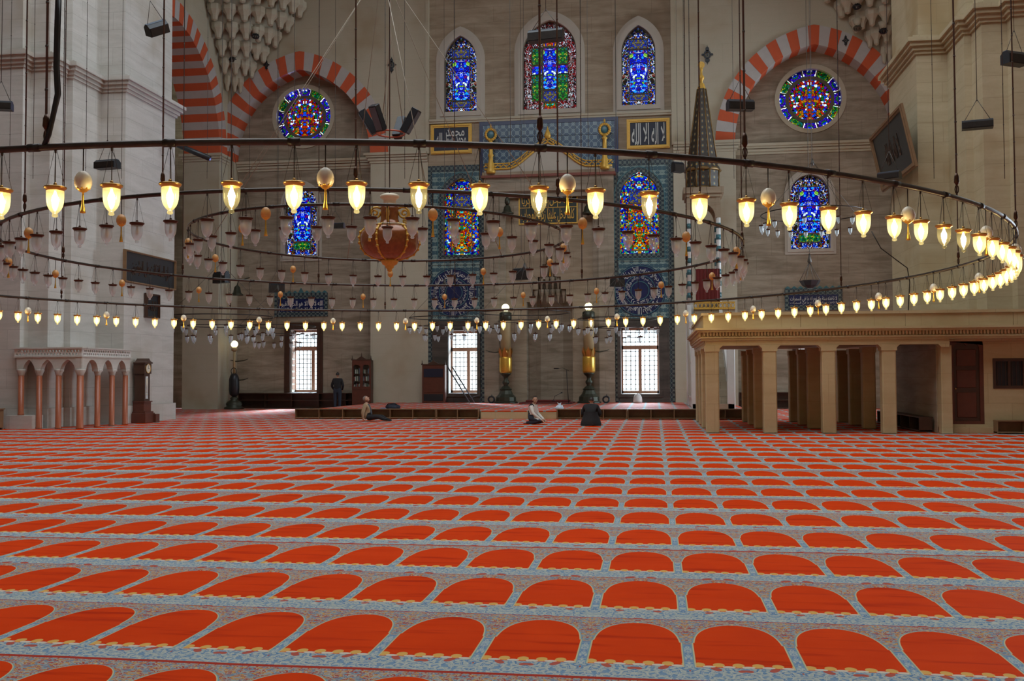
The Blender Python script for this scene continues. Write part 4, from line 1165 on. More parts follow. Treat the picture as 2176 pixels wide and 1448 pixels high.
def place_lamp(kind, p, label, group, rz):
    if kind not in LAMPS:
        o = make_lamp(kind, label, group); LAMPS[kind] = o
    else:
        o = copy_tree(LAMPS[kind])
    tag(o, label, 'lamp', group)
    o.location = p - Vector((0, 0, DROP * SR)); o.rotation_euler = (0, 0, rz); o.scale = (SR, SR, SR)
    return o
# --- ostrich egg with gilt cup and tassel
def make_egg(mat, label, group, big=1.0):
    t = empty('ostrich_egg', (0, 0, 0), 0, label, 'ornament', group)
    prof = [(0.0, 0.0)] + [(0.082 * big * sin(pi * i / 10) * (1 + 0.10 * cos(pi * i / 10)), 0.098 * big * (1 - cos(pi * i / 10))) for i in range(1, 10)] + [(0.0, 0.196 * big)]
    m = MB(); m.lathe([(r_, z - 0.196 * big) for r_, z in prof], 16, cap=False); m.build('egg', MT[mat], t)
    m = MB(); m.tube([(0, 0, -0.005), (0, 0, 0.245)], 0.006, 6); m.build('rod', MT['iron'], t)
    m = MB(); m.lathe([(0.058 * big, -0.168 * big), (0.050 * big, -0.182 * big), (0.030, -0.200 * big), (0.012, -0.206 * big), (0.008, -0.215 * big)], 12, cap=False)
    for k in range(8):
        a = 2 * pi * k / 8; m.ball((0.055 * big * cos(a), 0.055 * big * sin(a), -0.168 * big), 0.012, n=6, m=4)
    m.build('cup', MT['gold'], t)
    m = MB(); m.lathe([(0.008, -0.20 * big), (0.010, -0.24), (0.011, -0.30), (0.022, -0.375), (0.026, -0.40), (0.0, -0.405)], 8); m.build('tassel', MT['gold'], t)
    return t
EGGS = {}
def place_egg(mat, p, label, group, big):
    if mat not in EGGS: o = make_egg(mat, label, group, big); EGGS[mat] = o
    else: o = copy_tree(EGGS[mat])
    tag(o, label, 'ornament', group)
    o.scale = (SR, SR, SR)
    o.location = p - Vector((0, 0, 0.24 * SR)); o.rotation_euler = (0, 0, random.uniform(0, 6))
# --- rings
def make_ring(key, label, pipe, cables, joints, hub=None):
    cx, cy, r, h, sx, sy = RINGS[key]
    t = empty('chandelier_ring', (cx, cy, h), 0, label, 'chandelier')
    off = Vector((cx, cy, h))
    m = MB(); m.tube([rp(key, 360 * k / 180) - off for k in range(180)], pipe, 8, closed=True); m.build('ring_pipe', MT['iron_ring'], t)
    for d in joints:
        p, q = rp(key, d - 0.25 * 12 / r) - off, rp(key, d + 0.25 * 12 / r) - off
        m = MB(); m.tube([p, q], pipe * 1.22, 8); m.build('joint', MT['iron'], t)
    for d in cables:
        p = rp(key, d) - off
        if hub:
            m = MB(); m.tube([p, Vector((0, 0, hub - h))], 0.007, 5); m.build('stay', MT['rope'], t)
            continue
        m = MB(); m.tube([p, p + Vector((0, 0, 22 - h))], 0.011, 5)
        for k in range(34): m.ball(p + Vector((0, 0, 0.5 + k * 0.38)), 0.017, n=5, m=3)
        m.build('cable', MT['wire'], t)
        m = MB(); m.tube([p + Vector((0.02 * cos(a), 0, 0.10 + 0.05 * sin(a))) for a in [2 * pi * k / 10 for k in range(10)]], 0.006, 5, closed=True)
        m.lathe([(0.012, 0), (0.03, 0.03), (0.026, 0.10), (0.010, 0.14)], 8, p + Vector((0, 0, 0.15))); m.build('hook', MT['brass_dark'], t)
    return t
make_ring('outer', 'great outer iron ring hung with burning lamps', 0.030, [-91.2, -68.1, -56.9, -38.0, -20, 6, 30, 56, 81, 106, 130, 155, 180, -135, -112], [-85.2 + 5.7 * k for k in range(63)])
make_ring('middle', 'middle iron ring hung with unlit clear lamps', 0.027, [-100, -78, -55, -30, 0, 30, 60, 90, 120, 150, 180, -150, -125], [8.5 + 9 * k for k in range(40)])
make_ring('inner', 'small inner iron ring around the amber lantern', 0.025, [-122, -62, -2, 58, 118, 178], [4 + 18 * k for k in range(20)], 9.5)
ANCH = [(0, -85.16), (14, -45.52), (44, 38.43), (62, 89.94), (87, 161.23), (128, 274.84)]
def lamp_angle(i):
    i = i % 128
    for (i0, a0), (i1, a1) in zip(ANCH[:-1], ANCH[1:]):
        if i0 <= i <= i1: return a0 + (a1 - a0) * (i - i0) / (i1 - i0)
clear_at = {round(lamp_angle(k), 3) for k in (1, 4, 6, 8, 16, 17, 56)}
for arc, angs in zip(('near', 'far'), arc_split('outer', [lamp_angle(k) for k in range(128)])):
    for k, a in enumerate(angs):
        kind = 'clear' if round(a, 3) in clear_at else 'frost'
        place_lamp(kind, rp('outer', a), 'burning lamp with %s glass, %s from the left on the outer ring\'s %s arc' % ('clear' if kind == 'clear' else 'frosted', ordinal(k + 1), arc), 'burning lamps on the outer ring', R(a))
for key, n_, a0, st in (('middle', 80, 112.57, 4.5), ('inner', 40, 97.9, 9.0)):
    for arc, angs in zip(('near', 'far'), arc_split(key, [a0 + st * k for k in range(n_)])):
        for k, a in enumerate(angs):
            place_lamp('unlit', rp(key, a), 'unlit clear lamp, %s from the left on the %s ring\'s %s arc' % (ordinal(k + 1), key, arc), 'unlit lamps on the %s ring' % key, R(a))
for key, n_, mat, big, fn in (('outer', 32, 'egg', 1.0, lambda k: lamp_angle(-1.5 + 4 * k)), ('middle', 20, 'amber', 0.86, lambda k: 110.3 + 18 * k), ('inner', 10, 'amber', 0.86, lambda k: 102.4 + 36 * k)):
    for arc, angs in zip(('near', 'far'), arc_split(key, [fn(k) for k in range(n_)])):
        for k, a in enumerate(angs):
            place_egg(mat, rp(key, a), '%s egg with gilt tassel, %s from the left on the %s ring\'s %s arc' % ('cream' if mat == 'egg' else 'amber', ordinal(k + 1), key, arc), '%s eggs on the %s ring' % ('cream' if mat == 'egg' else 'amber', key), big)

# ================================================================== amber lantern in the middle
lp = atY(828, 578, 18.55)
LT = empty('lantern', (lp.x, lp.y, lp.z), 0, 'big amber glass lantern with gilded scrolls at the centre of the rings', 'lantern')
LT.scale = (SR, SR, SR)
MT['amber_glass'] = plain('amber_brown_glass', (0.24, 0.075, 0.02), 0.22, 0.15, 0.4, 14.0)
m = MB(); m.lathe([(0.0, 0.22), (0.13, 0.225), (0.17, 0.25), (0.36, 0.29), (0.50, 0.37), (0.585, 0.48), (0.62, 0.60), (0.625, 0.72), (0.60, 0.82), (0.50, 0.92), (0.30, 0.99), (0.21, 1.04), (0.185, 1.12), (0.185, 1.30), (0.20, 1.36)], 24); m.build('bowl', MT['amber_glass'], LT)
m = MB(); m.lathe([(0.0, -0.005), (0.03, 0.0), (0.055, 0.03), (0.05, 0.06), (0.085, 0.08), (0.09, 0.11), (0.10, 0.13), (0.15, 0.155), (0.17, 0.19), (0.185, 0.22), (0.185, 0.245), (0.15, 0.26)], 20); m.build('finial', MT['gold_paint'], LT)
m = MB(); m.lathe([(0.16, 1.35), (0.20, 1.37), (0.14, 1.42), (0.13, 1.50), (0.15, 1.54), (0.20, 1.57), (0.205, 1.61), (0.16, 1.64), (0.0, 1.65)], 20); m.build('crown', MT['egg'], LT)
for k in range(6):
    a = 2 * pi * k / 6 + 0.35
    pr_ = [(0.175, 0.25), (0.365, 0.295), (0.505, 0.375), (0.59, 0.485), (0.626, 0.60), (0.631, 0.72), (0.605, 0.825), (0.505, 0.93), (0.305, 1.0)]
    m = MB(); m.tube([(r_ * cos(a), r_ * sin(a), z) for r_, z in pr_], 0.022, 6)
    for r_, z in pr_[1:8]:
        m.ball((r_ * 1.01 * cos(a), r_ * 1.01 * sin(a), z), 0.035, n=6, m=4)
    m.build('gilded_rib', MT['gold_paint'], LT)
for k in range(4):
    a = 2 * pi * k / 4 + YAW * -1 + 0.0
    def sp(cx_, cz_, r0, turns, ph, n=26): return [((cx_ + r0 * (1 - i / n * 0.85) * cos(ph + turns * 2 * pi * i / n)), (cz_ + r0 * (1 - i / n * 0.85) * sin(ph + turns * 2 * pi * i / n))) for i in range(n)]
    m = MB()
    for pts in (sp(0.31, 1.24, 0.115, 1.5, pi * 0.9), sp(0.33, 1.08, 0.075, -1.4, pi * 0.7), [(0.19, 1.34), (0.26, 1.37), (0.34, 1.36), (0.40, 1.30), (0.42, 1.22), (0.39, 1.12), (0.33, 1.03), (0.24, 1.0)]):
        m.tube([(u * cos(a), u * sin(a), z) for u, z in pts], 0.024, 6)
    m.build('gilded_scroll', MT['gold_paint'], LT)
m = MB(); m.lathe([(0.40, 0.955), (0.42, 0.965), (0.42, 0.985), (0.39, 0.99)], 24, cap=False); m.build('white_band', MT['egg'], LT)
m = MB(); m.tube([(0, 0, 1.6), (0, 0, 18)], 0.012, 6); m.build('cable', MT['wire'], LT)

# ================================================================== smaller chandeliers in the distance
def small_chandelier(px_, py_, D, rx, label, nl, drop, cables=True, tier2=None):
    d = ray(px_, py_); p = CAM + d * D
    r = rx * D / FPX
    t = empty('small_chandelier', p, 0, label, 'chandelier')
    m = MB(); m.tube([(r * cos(2 * pi * k / 60), r * sin(2 * pi * k / 60), 0) for k in range(60)], 0.022, 6, closed=True); m.build('ring_pipe', MT['iron'], t)
    k_ = 4
    top = 2.2 * r / 2.1
    for k in range(k_):
        a = 2 * pi * k / k_ + 0.4
        m = MB(); m.tube([(r * cos(a), r * sin(a), 0), (0, 0, top)], 0.008, 5); m.build('stay', MT['wire'], t)
    m = MB(); m.tube([(0, 0, top - 0.1), (0, 0, 20 - p.z)], 0.008, 5); m.lathe([(0.02, top - 0.2), (0.07, top - 0.1), (0.03, top + 0.1)], 8); m.build('cable', MT['wire'], t)
    if tier2:
        m = MB(); m.tube([(tier2 * r * cos(2 * pi * k / 40), tier2 * r * sin(2 * pi * k / 40), -0.36) for k in range(40)], 0.016, 5, closed=True); m.build('lower_ring', MT['iron'], t)
    m_collar, m_rod = None, None
    for k in range(nl):
        a = 2 * pi * k / nl
        rr, zz = (r, 0.0)
        if tier2 and k % 3 == 2: rr, zz = tier2 * r, -0.36
        lamp = empty('lamp', (rr * cos(a), rr * sin(a), zz - drop), a)
        lamp.parent = t
        link('glass_bell', ME_bell['glass'], lamp)
        link('collar', ME_collar['unlit'], lamp)
        if k == 0 or m_rod is None:
            mm = MB(); mm.tube([(0, 0, 0.05), (0, 0, drop)], 0.004, 4); m_rod = mm.mesh('rod', MT['wire'])
        link('rod', m_rod, lamp)
    return t
small_chandelier(469, 674, 40, 109, 'unlit ring chandelier hanging low near the brass globe lamp-stand', 30, 0.42, tier2=0.62)
small_chandelier(590, 694, 45, 80, 'unlit ring chandelier hanging low before the bay window', 24, 0.36, tier2=0.6)
small_chandelier(945, 676, 45, 75, 'unlit ring chandelier hanging low before the ladder window', 24, 0.42, tier2=0.6)
small_chandelier(1115, 665, 42, 96, 'unlit ring chandelier hanging low before the prayer niche', 24, 0.55, tier2=0.6)
small_chandelier(1312, 678, 43, 84, 'unlit ring chandelier hanging low before the window nearest the pulpit', 24, 0.42, tier2=0.6)
small_chandelier(1728, 455, 40, 108, 'unlit ring chandelier hanging high in the bay behind the gallery', 20, 0.42)

# ================================================================== arcaded stone gallery at the left pier
fg = empty('arcaded_gallery', (-18.5, 29.0, 0), 0, 'small stone gallery with pointed arches on red porphyry columns by the left pier', 'gallery')
def fb(mb, name, mat): return mb.build(name, mat, fg, (18.5, -29.0, 0))
FC = [(-19.55, 28.80, 0.42), (-18.99, 28.88, 0), (-18.34, 28.88, 0), (-17.62, 28.88, 0), (-17.62, 29.86, 0), (-17.62, 30.72, 0), (-17.62, 31.55, 0)]
for k, (x, y, z0) in enumerate(FC):
    r_ = 0.105 if k == 3 else 0.088
    mb = MB(); mb.lathe([(r_ * 1.12, z0), (r_ * 1.12, z0 + 0.04), (r_, z0 + 0.07), (r_ * 0.96, 1.66)], 14, (x, y, 0)); fb(mb, 'column', MT['porphyry'])
    mb = MB(); mb.lathe([(r_ * 0.98, 1.64), (r_ * 1.15, 1.70), (r_ * 1.55, 1.80), (r_ * 1.6, 1.86)], 8, (x, y, 0)); fb(mb, 'capital', MT['pier'])
def arcade(pts, plane, d0, d1):
    lo, hi = pts[0] - 0.12, pts[-1] + 0.12
    out = [(lo, 1.78), (lo, 2.24), (hi, 2.24), (hi, 1.78)]
    for a, b in list(zip(pts[:-1], pts[1:]))[::-1]:
        g = [q for q in arch_pts((a + b) / 2, (b - a) * 0.34, 1.78, 1.79, 0.36, 7)]
        out += g[::-1]
    mb = MB(); mb.slab(out, [], d0, d1, plane); return mb
fb(arcade([-19.58, -18.99, -18.34, -17.62], 'XZ', 28.78, 28.98), 'arcade', MT['pier'])
fb(arcade([28.88, 29.86, 30.72, 31.55], 'YZ', -17.52, -17.72), 'arcade', MT['pier'])
for (a, b, c, d) in ((-19.80, -17.48, 28.74, 28.98), (-17.72, -17.48, 28.98, 31.75)):
    mb = MB(); mb.box(a, b, c, d, 2.22, 2.26); mb.box(a - 0.03, b + 0.03, c - 0.03, d, 2.48, 2.53); fb(mb, 'rail', MT['pier'])
def pierced(u0, u1, plane, d):
    """balustrade slab with a net of openings"""
    holes = []; n = int((u1 - u0 - 0.08) / 0.105)
    for i in range(n):
        for j in range(2):
            cu, cz = u0 + 0.09 + i * 0.105 + (0.05 if j else 0), 2.315 + j * 0.10
            if cu > u1 - 0.07: continue
            holes.append([(cu + 0.036 * cos(2 * pi * k / 6), cz + 0.040 * sin(2 * pi * k / 6)) for k in range(6)])
    mb = MB(); mb.slab(rect(u0, u1, 2.26, 2.48), holes, d, d + 0.05, plane); return mb
fb(pierced(-19.78, -17.52, 'XZ', 28.78), 'balustrade', MT['white_marble'])
fb(pierced(28.82, 31.72, 'YZ', -17.57), 'balustrade', MT['white_marble'])
mb = MB(); mb.box(-19.78, -17.55, 28.9, 31.7, 2.20, 2.25); fb(mb, 'deck', MT['pier'])
mb = MB(); mb.box(-19.95, -19.06, 28.62, 29.2, 0, 0.42); fb(mb, 'ledge', MT['pier'])

# --- cabinet at the picture edge
p0 = atZ(10, 912)
t = empty('cabinet', (p0.x - 0.25, 28.1, 0), 0, 'low walnut cabinet with dark open front before the left pier', 'cabinet')
mb = MB(); mb.slab(rect(-0.55, 0.47, 0.06, 0.62), [rect(-0.45, 0.22, 0.12, 0.55)], -0.22, 0.22); mb.build('body', MT['wood_mid'], t)
mb = MB(); mb.box(-0.45, 0.22, 0.05, 0.2, 0.12, 0.55); mb.build('back', MT['black'], t)
for k in range(4):
    mb = MB(); mb.box(0.24 + k * 0.055, 0.285 + k * 0.055, -0.235, -0.22, 0.12, 0.56); mb.build('slat', MT['wood_mid'], t)
mb = MB(); mb.box(-0.58, 0.50, -0.25, 0.25, 0.62, 0.65); mb.build('top', MT['wood_mid'], t)
for x in (-0.5, 0.42):
    for y in (-0.18, 0.18):
        mb = MB(); mb.box(x - 0.03, x + 0.03, y - 0.03, y + 0.03, 0, 0.06); mb.build('foot', MT['wood'], t)
lettering('حم', 0.12, 0.2, MT['white_paint'], t, (-0.3, -0.0, 0.36))

# ================================================================== longcase clock on the left pier
ck = empty('longcase_clock', (-17.62, 32.75, 0), 0, 'tall dark wooden longcase clock standing against the left pier', 'clock')
mb = MB(); mb.box(-0.25, 0.27, -0.34, 0.34, 0, 0.34, 0.01); mb.box(-0.24, 0.23, -0.30, 0.30, 0.34, 0.40); mb.build('plinth', MT['wood_red'], ck)
mb = MB(); mb.box(-0.24, 0.16, -0.25, 0.25, 0.40, 0.72); mb.box(-0.24, 0.20, -0.28, 0.28, 0.72, 0.76); mb.build('base', MT['wood_red'], ck)
mb = MB(); mb.slab(rect(-0.19, 0.19, 0.76, 1.70), [rect(-0.10, 0.10, 0.84, 1.62)], 0.14, -0.22, 'YZ'); mb.build('trunk', MT['wood'], ck)
mb = MB(); mb.box(0.118, 0.128, -0.10, 0.10, 0.84, 1.62); mb.build('trunk_glass', plain('pale_clock_glass', (0.55, 0.58, 0.58), 0.15), ck)
mb = MB(); mb.tube([(0.135, 0, 1.55), (0.135, 0, 1.02)], 0.008, 6); mb.lathe([(0.0, -0.01), (0.05, 0.0), (0.0, 0.01)], 10, (0.135, 0, 0.98)); mb.build('pendulum', MT['brass'], ck)
mb = MB(); mb.box(-0.24, 0.17, -0.24, 0.24, 1.70, 2.06); mb.slab([(-0.27, 2.06), (-0.27, 2.10), (-0.12, 2.14), (0, 2.24), (0.12, 2.14), (0.27, 2.10), (0.27, 2.06)], [], 0.21, -0.24, 'YZ'); hd = mb.build('hood', MT['wood'], ck)
mb = MB(); mb.slab(circ(0, 1.89, 0.15, 20), [], 0.178, 0.170, 'YZ'); mb.build('dial', plain('clock_dial', (0.62, 0.58, 0.48), 0.4), ck)
mb = MB(); mb.slab(circ(0, 1.89, 0.17, 20), [circ(0, 1.89, 0.15, 20)], 0.190, 0.165, 'YZ'); mb.build('dial_ring', MT['brass'], ck)
mb = MB(); mb.box(0.18, 0.185, -0.006, 0.006, 1.89, 2.0); mb.box(0.18, 0.185, 0, 0.08, 1.885, 1.897); mb.build('clock_hands', MT['black'], ck)
mb = MB(); mb.box(0.02, 0.36, -0.62, -0.36, 0.0, 0.30, 0.01)
tag(mb.build('wooden_box', MT['wood_red'], None, (-17.62, 33.6, 0)), 'small wooden box on the carpet beside the longcase clock', 'box')

# ================================================================== boards on the piers
a, b, c = atX(262, 562, -17.9), atX(370, 588, -17.9), atX(262, 527, -17.9)
cy, cz = (a.y + b.y) / 2, (a.z + b.z) / 2
framed((-17.90, cy, cz), b.y - a.y, 2 * (c.z - a.z), (0, 0, pi / 2), 'long black board with thin gold frame on the left pier', [('ان الصلاة كانت على المؤمنين', 2.6, 0.55, 0, 0, 0.0)], 'black', 'brass_dark', 0.06, 'wood_mid')
a, b = atX(308, 675, -17.9), atX(336, 627, -17.9)
framed((-17.90, (a.y + b.y) / 2, (a.z + b.z) / 2), b.y - a.y, b.z - a.z, (0, 0, pi / 2), 'small dark framed board below the long black board', [('الله', 0.6, 0.35, 0, 0, 0)], 'black', 'brass_dark', 0.06, 'wood')
a, b = atX(1883, 402, 7.86), atX(1954, 348, 7.86)
tp = framed((7.60, (a.y + b.y) / 2, a.z + 0.85), abs(b.y - a.y), 1.95, (R(0), 0, -pi / 2), 'large dark board in a brown frame leaning out from the right pier', [('لا اله الا الله', 1.9, 0.7, 0, 0, 0.0)], 'black', 'brass_dark', 0.16, 'wood_mid')
tp.rotation_euler = (R(12), 0, -pi / 2)

# ================================================================== tile lunettes over the bay windows
for nm, (xa, ya, xb, yb), lab, s in (('left', (583, 674, 696, 622), 'blue tile panel with white script over the bench window', 'الله لا اله الا هو الحي القيوم'), ('right', (1668, 660, 1790, 612), 'blue tile panel with white script above the gallery parapet', 'لا تاخذه سنة ولا نوم له ما في السموات')):
    a, b = atY(xa, ya, YB - 0.06), atY(xb, yb, YB - 0.06)
    w_, h_ = b.x - a.x, b.z - a.z
    t = empty('inscription_tiles', ((a.x + b.x) / 2, YB - 0.06, a.z), 0, lab, 'tile panel')
    mb = MB(); mb.slab(rect(-w_ / 2, w_ / 2, 0, h_), [rect(-w_ / 2 + 0.2, w_ / 2 - 0.2, 0.24, h_ - 0.3)], 0, 0.05); mb.build('tile_border', MT['tile_border'], t)
    mb = MB(); mb.box(-w_ / 2 + 0.19, w_ / 2 - 0.19, 0.015, 0.05, 0.23, h_ - 0.29); mb.build('tile_field', MT['tile_blue'], t)
    mb = MB()
    for k in range(9):
        xx = -w_ / 2 + w_ * (k + 0.5) / 9
        mb.slab([(xx - w_ / 18, h_), (xx, h_ + (0.12 if k != 4 else 0.26)), (xx + w_ / 18, h_)], [], 0, 0.05)
    mb.build('crest', MT['turq'], t)
    lettering(s, w_ - 0.5, (h_ - 0.55) * 0.62, MT['white_paint'], t, (0, 0.008, 0.23 + (h_ - 0.52) * 0.55), bold=0.008, depth=0.006)
    lettering(s[::1], w_ - 0.5, (h_ - 0.55) * 0.34, MT['white_paint'], t, (0, 0.008, 0.23 + (h_ - 0.52) * 0.2), depth=0.006)

# ================================================================== giant candlesticks beside the niche
MT['bronze'] = plain('green_bronze', (0.045, 0.048, 0.032), 0.45, 0.5, 0.3, 8.0)
MT['wax'] = plain('old_wax', (0.36, 0.27, 0.13), 0.6, 0, 0.12, 4.0)
def candlestick(px_, lab):
    b = atY(px_, 856, 46.6)
    t = empty('giant_candlestick', (b.x, 46.6, 0.30), 0, lab, 'candlestick')
    mb = MB(); mb.lathe([(0.56, 0), (0.56, 0.06), (0.48, 0.10), (0.47, 0.28), (0.34, 0.42), (0.26, 0.60), (0.30, 0.64), (0.22, 0.72), (0.13, 0.80)], 12, smooth=False); mb.build('base', MT['bronze'], t)
    mb = MB(); mb.lathe([(0.13, 0.78), (0.10, 0.84), (0.16, 0.92), (0.17, 1.0), (0.10, 1.10), (0.11, 1.22), (0.22, 1.32), (0.28, 1.42)], 16); mb.build('stem', MT['bronze'], t)
    mb = MB(); mb.lathe([(0.27, 1.40), (0.30, 1.50), (0.30, 2.10), (0.28, 2.16)], 20); mb.build('drum', MT['gold'], t)
    mb = MB()
    for k in range(8):
        a = 2 * pi * k / 8
        mb.add([(0.27 * cos(a - 0.36), 0.27 * sin(a - 0.36), 2.12), (0.27 * cos(a + 0.36), 0.27 * sin(a + 0.36), 2.12), (0.34 * cos(a + 0.28), 0.34 * sin(a + 0.28), 2.38), (0.36 * cos(a), 0.36 * sin(a), 2.62), (0.34 * cos(a - 0.28), 0.34 * sin(a - 0.28), 2.38)], [(0, 1, 2, 3, 4)])
    mb.lathe([(0.26, 2.12), (0.27, 2.3), (0.27, 2.5)], 16); mb.build('tulip_crown', MT['brass'], t)
    mb = MB(); mb.lathe([(0.245, 2.2), (0.25, 3.4), (0.245, 4.22), (0.12, 4.26)], 18); mb.build('candle', MT['wax'], t)
    mb = MB(); mb.lathe([(0.27, 3.88), (0.29, 3.9), (0.29, 4.22), (0.20, 4.28), (0.09, 4.32)], 16); mb.build('cap', MT['bronze'], t)
    mb = MB(); mb.ball((0, 0, 4.48), 0.185, n=16, m=10); mb.build('globe', MT['globe'], t)
    for z, dx in ((2.42, 1), (3.55, -1)):
        mb = MB(); sgn = -1 if px_ < 1160 else 1
        mb.tube([(sgn * 0.26, 0, z), (sgn * 0.5, 0, z - 0.05), (sgn * 0.78, 0, z), (sgn * 0.95, 0, z + 0.06)], [0.03, 0.03, 0.025, 0.01], 6); mb.build('arm', MT['bronze'], t)
    return t
candlestick(1075, 'giant brass candlestick with lit globe on the ladder side of the niche')
candlestick(1252, 'giant brass candlestick with lit globe behind the kneeling man')
# lamp-stand in the left bay
t = empty('globe_lamp_stand', (-20.45, 46.85, 0), 0, 'bronze lamp-stand with lit white globe between left pier and bench', 'lamp')
mb = MB(); mb.lathe([(0.48, 0), (0.48, 0.08), (0.36, 0.14), (0.40, 0.26), (0.34, 0.36), (0.16, 0.46), (0.20, 0.52), (0.10, 0.62)], 12); mb.build('base', MT['bronze'], t)
mb = MB(); mb.lathe([(0.10, 0.60), (0.22, 0.72), (0.25, 0.95), (0.25, 1.45), (0.20, 1.62), (0.14, 1.74)], 14); mb.build('vessel', MT['black'], t)
mb = MB(); mb.tube([(0.14 * cos(a), -0.05, 1.86 + 0.16 * sin(a)) for a in [2 * pi * k / 16 for k in range(16)]], 0.02, 6, closed=True); mb.build('ring_ornament', MT['bronze'], t)
mb = MB(); mb.tube([(0, 0, 1.7), (0, 0, 2.95)], 0.06, 8); mb.lathe([(0.06, 2.82), (0.15, 2.88), (0.15, 2.98), (0.08, 3.04)], 12); mb.build('pole', MT['wax'], t)
mb = MB(); mb.ball((0, 0, 3.19), 0.175, n=16, m=10); mb.build('globe', MT['globe'], t)
for z in (1.42, 2.36):
    mb = MB(); mb.tube([(-0.2, 0, z + 0.05), (0.1, 0, z - 0.02), (0.5, 0, z + 0.02), (0.72, 0, z + 0.10)], [0.015, 0.035, 0.03, 0.012], 6); mb.build('arm', MT['bronze'], t)

# ================================================================== bookcases
def bookcase(px0, px1, pyt, lab, glazed, Y=46.9, z0=0.30, cat='bookcase'):
    a, b = atY(px0, 856, Y), atY(px1, pyt, Y)
    w_, h = b.x - a.x, b.z - z0
    t = empty('bookcase' if glazed else 'carved_lectern_chair', ((a.x + b.x) / 2, Y + 0.2, z0), 0, lab, cat)
    mb = MB(); mb.box(-w_ / 2, w_ / 2, -0.2, 0.2, 0, h * 0.40 if glazed else h, 0.01); mb.build('base', MT['wood_red'], t)
    if glazed:
        mb = MB(); mb.slab(rect(-w_ / 2, w_ / 2, h * 0.40, h), [arch_pts(sx * w_ / 4, w_ / 4 - 0.07, h * 0.46, h * 0.86, 0.10, 6) for sx in (-1, 1)], -0.2, -0.16); mb.build('door', MT['wood_red'], t)
        mb = MB(); mb.box(-w_ / 2, -w_ / 2 + 0.03, -0.16, 0.2, h * 0.4, h); mb.box(w_ / 2 - 0.03, w_ / 2, -0.16, 0.2, h * 0.4, h); mb.box(-w_ / 2, w_ / 2, 0.17, 0.2, h * 0.4, h); mb.box(-w_ / 2, w_ / 2, -0.16, 0.2, h - 0.03, h); mb.build('carcase', MT['wood'], t)
        for z in (0.55, 0.70): 
            mb = MB(); mb.box(-w_ / 2 + 0.03, w_ / 2 - 0.03, -0.12, 0.17, h * z, h * z + 0.025); mb.build('shelf', MT['wood'], t)
        cols = [(0.35, 0.32, 0.25), (0.10, 0.14, 0.20), (0.25, 0.06, 0.04), (0.5, 0.48, 0.42), (0.08, 0.12, 0.08)]
        bi = 0
        for z in (0.41, 0.565, 0.715):
            x = -w_ / 2 + 0.06
            while x < w_ / 2 - 0.10:
                bw = random.uniform(0.03, 0.055); bh = random.uniform(0.18, 0.26)
                if random.random() < 0.75:
                    mb = MB(); mb.box(0, bw, -0.09, 0.09, 0, bh)
                    kx = bi % 5
                    if 'book%d' % kx not in MT: MT['book%d' % kx] = plain('book_cloth', cols[kx], 0.7)
                    mb.build('book', MT['book%d' % kx], t, (x, 0.03, h * z + 0.027)); bi += 1
                x += bw + 0.004
        for sx in (-1, 1):
            mb = MB(); mb.slab(arch_pts(sx * w_ / 4, w_ / 4 - 0.07, h * 0.46, h * 0.86, 0.10, 6), [], -0.185, -0.18); mb.build('pane', MT['pane'], t)
    else:
        for (z0_, z1_, m_) in ((0.10, 0.42, 'black'), (0.50, 1.15, 'wood_red'), (1.22, 1.62, 'tile_navy')):
            mb = MB(); mb.box(-w_ / 2 + 0.08, w_ / 2 - 0.08, -0.225, -0.195, z0_ * h / 1.8, z1_ * h / 1.8, 0.008); mb.build('carved_panel', MT[m_], t)
    mb = MB(); mb.slab([(-w_ / 2 - 0.04, h), (-w_ / 2 - 0.04, h + 0.05), (-w_ / 4, h + 0.05), (-w_ / 8, h + 0.13), (0, h + 0.20), (w_ / 8, h + 0.13), (w_ / 4, h + 0.05), (w_ / 2 + 0.04, h + 0.05), (w_ / 2 + 0.04, h)], [], -0.22, -0.15); mb.build('crest', MT['wood'], t)
    for x in (-w_ / 2, w_ / 2, 0):
        mb = MB(); mb.lathe([(0.03, 0), (0.035, 0.03), (0.015, 0.06), (0.02, 0.1), (0, 0.2)], 8, (x, -0.18, h + (0.05 if x else 0.19))); mb.build('finial', MT['wood'], t)
    return t
bookcase(748, 788, 766, 'tall glazed wooden bookcase behind the man in the tan jacket', True, 46.9, 0.0)
bookcase(897, 945, 776, 'dark carved wooden pulpit chair beside the ladder window', False, 46.7, cat='pulpit chair')
# ladder
a, b = atY(956, 782, 46.9), atY(1003, 858, 45.6)
t = empty('ladder', (b.x, 45.6, 0.345), 0, 'grey aluminium ladder leaning beside the window', 'ladder')
top = Vector((a.x - b.x, 1.3, a.z - 0.30))
MT['alu'] = plain('dull_aluminium', (0.13, 0.135, 0.15), 0.4, 0.6)
sd = Vector((0.16, 0.30, 0)) 
for s_ in (-0.5, 0.5):
    mb = MB(); mb.tube([sd * s_, top + sd * s_], 0.042, 4); mb.build('rail', MT['alu'], t)
for k in range(1, 8):
    c = top * (k / 8)
    mb = MB(); mb.tube([c - sd * 0.5, c + sd * 0.5], 0.016, 6); mb.build('rung', MT['alu'], t)
mb = MB(); mb.tube([top * 0.12, top * 0.2 + Vector((0.5, 0.2, 0))], 0.012, 5); mb.build('stay', MT['alu'], t)
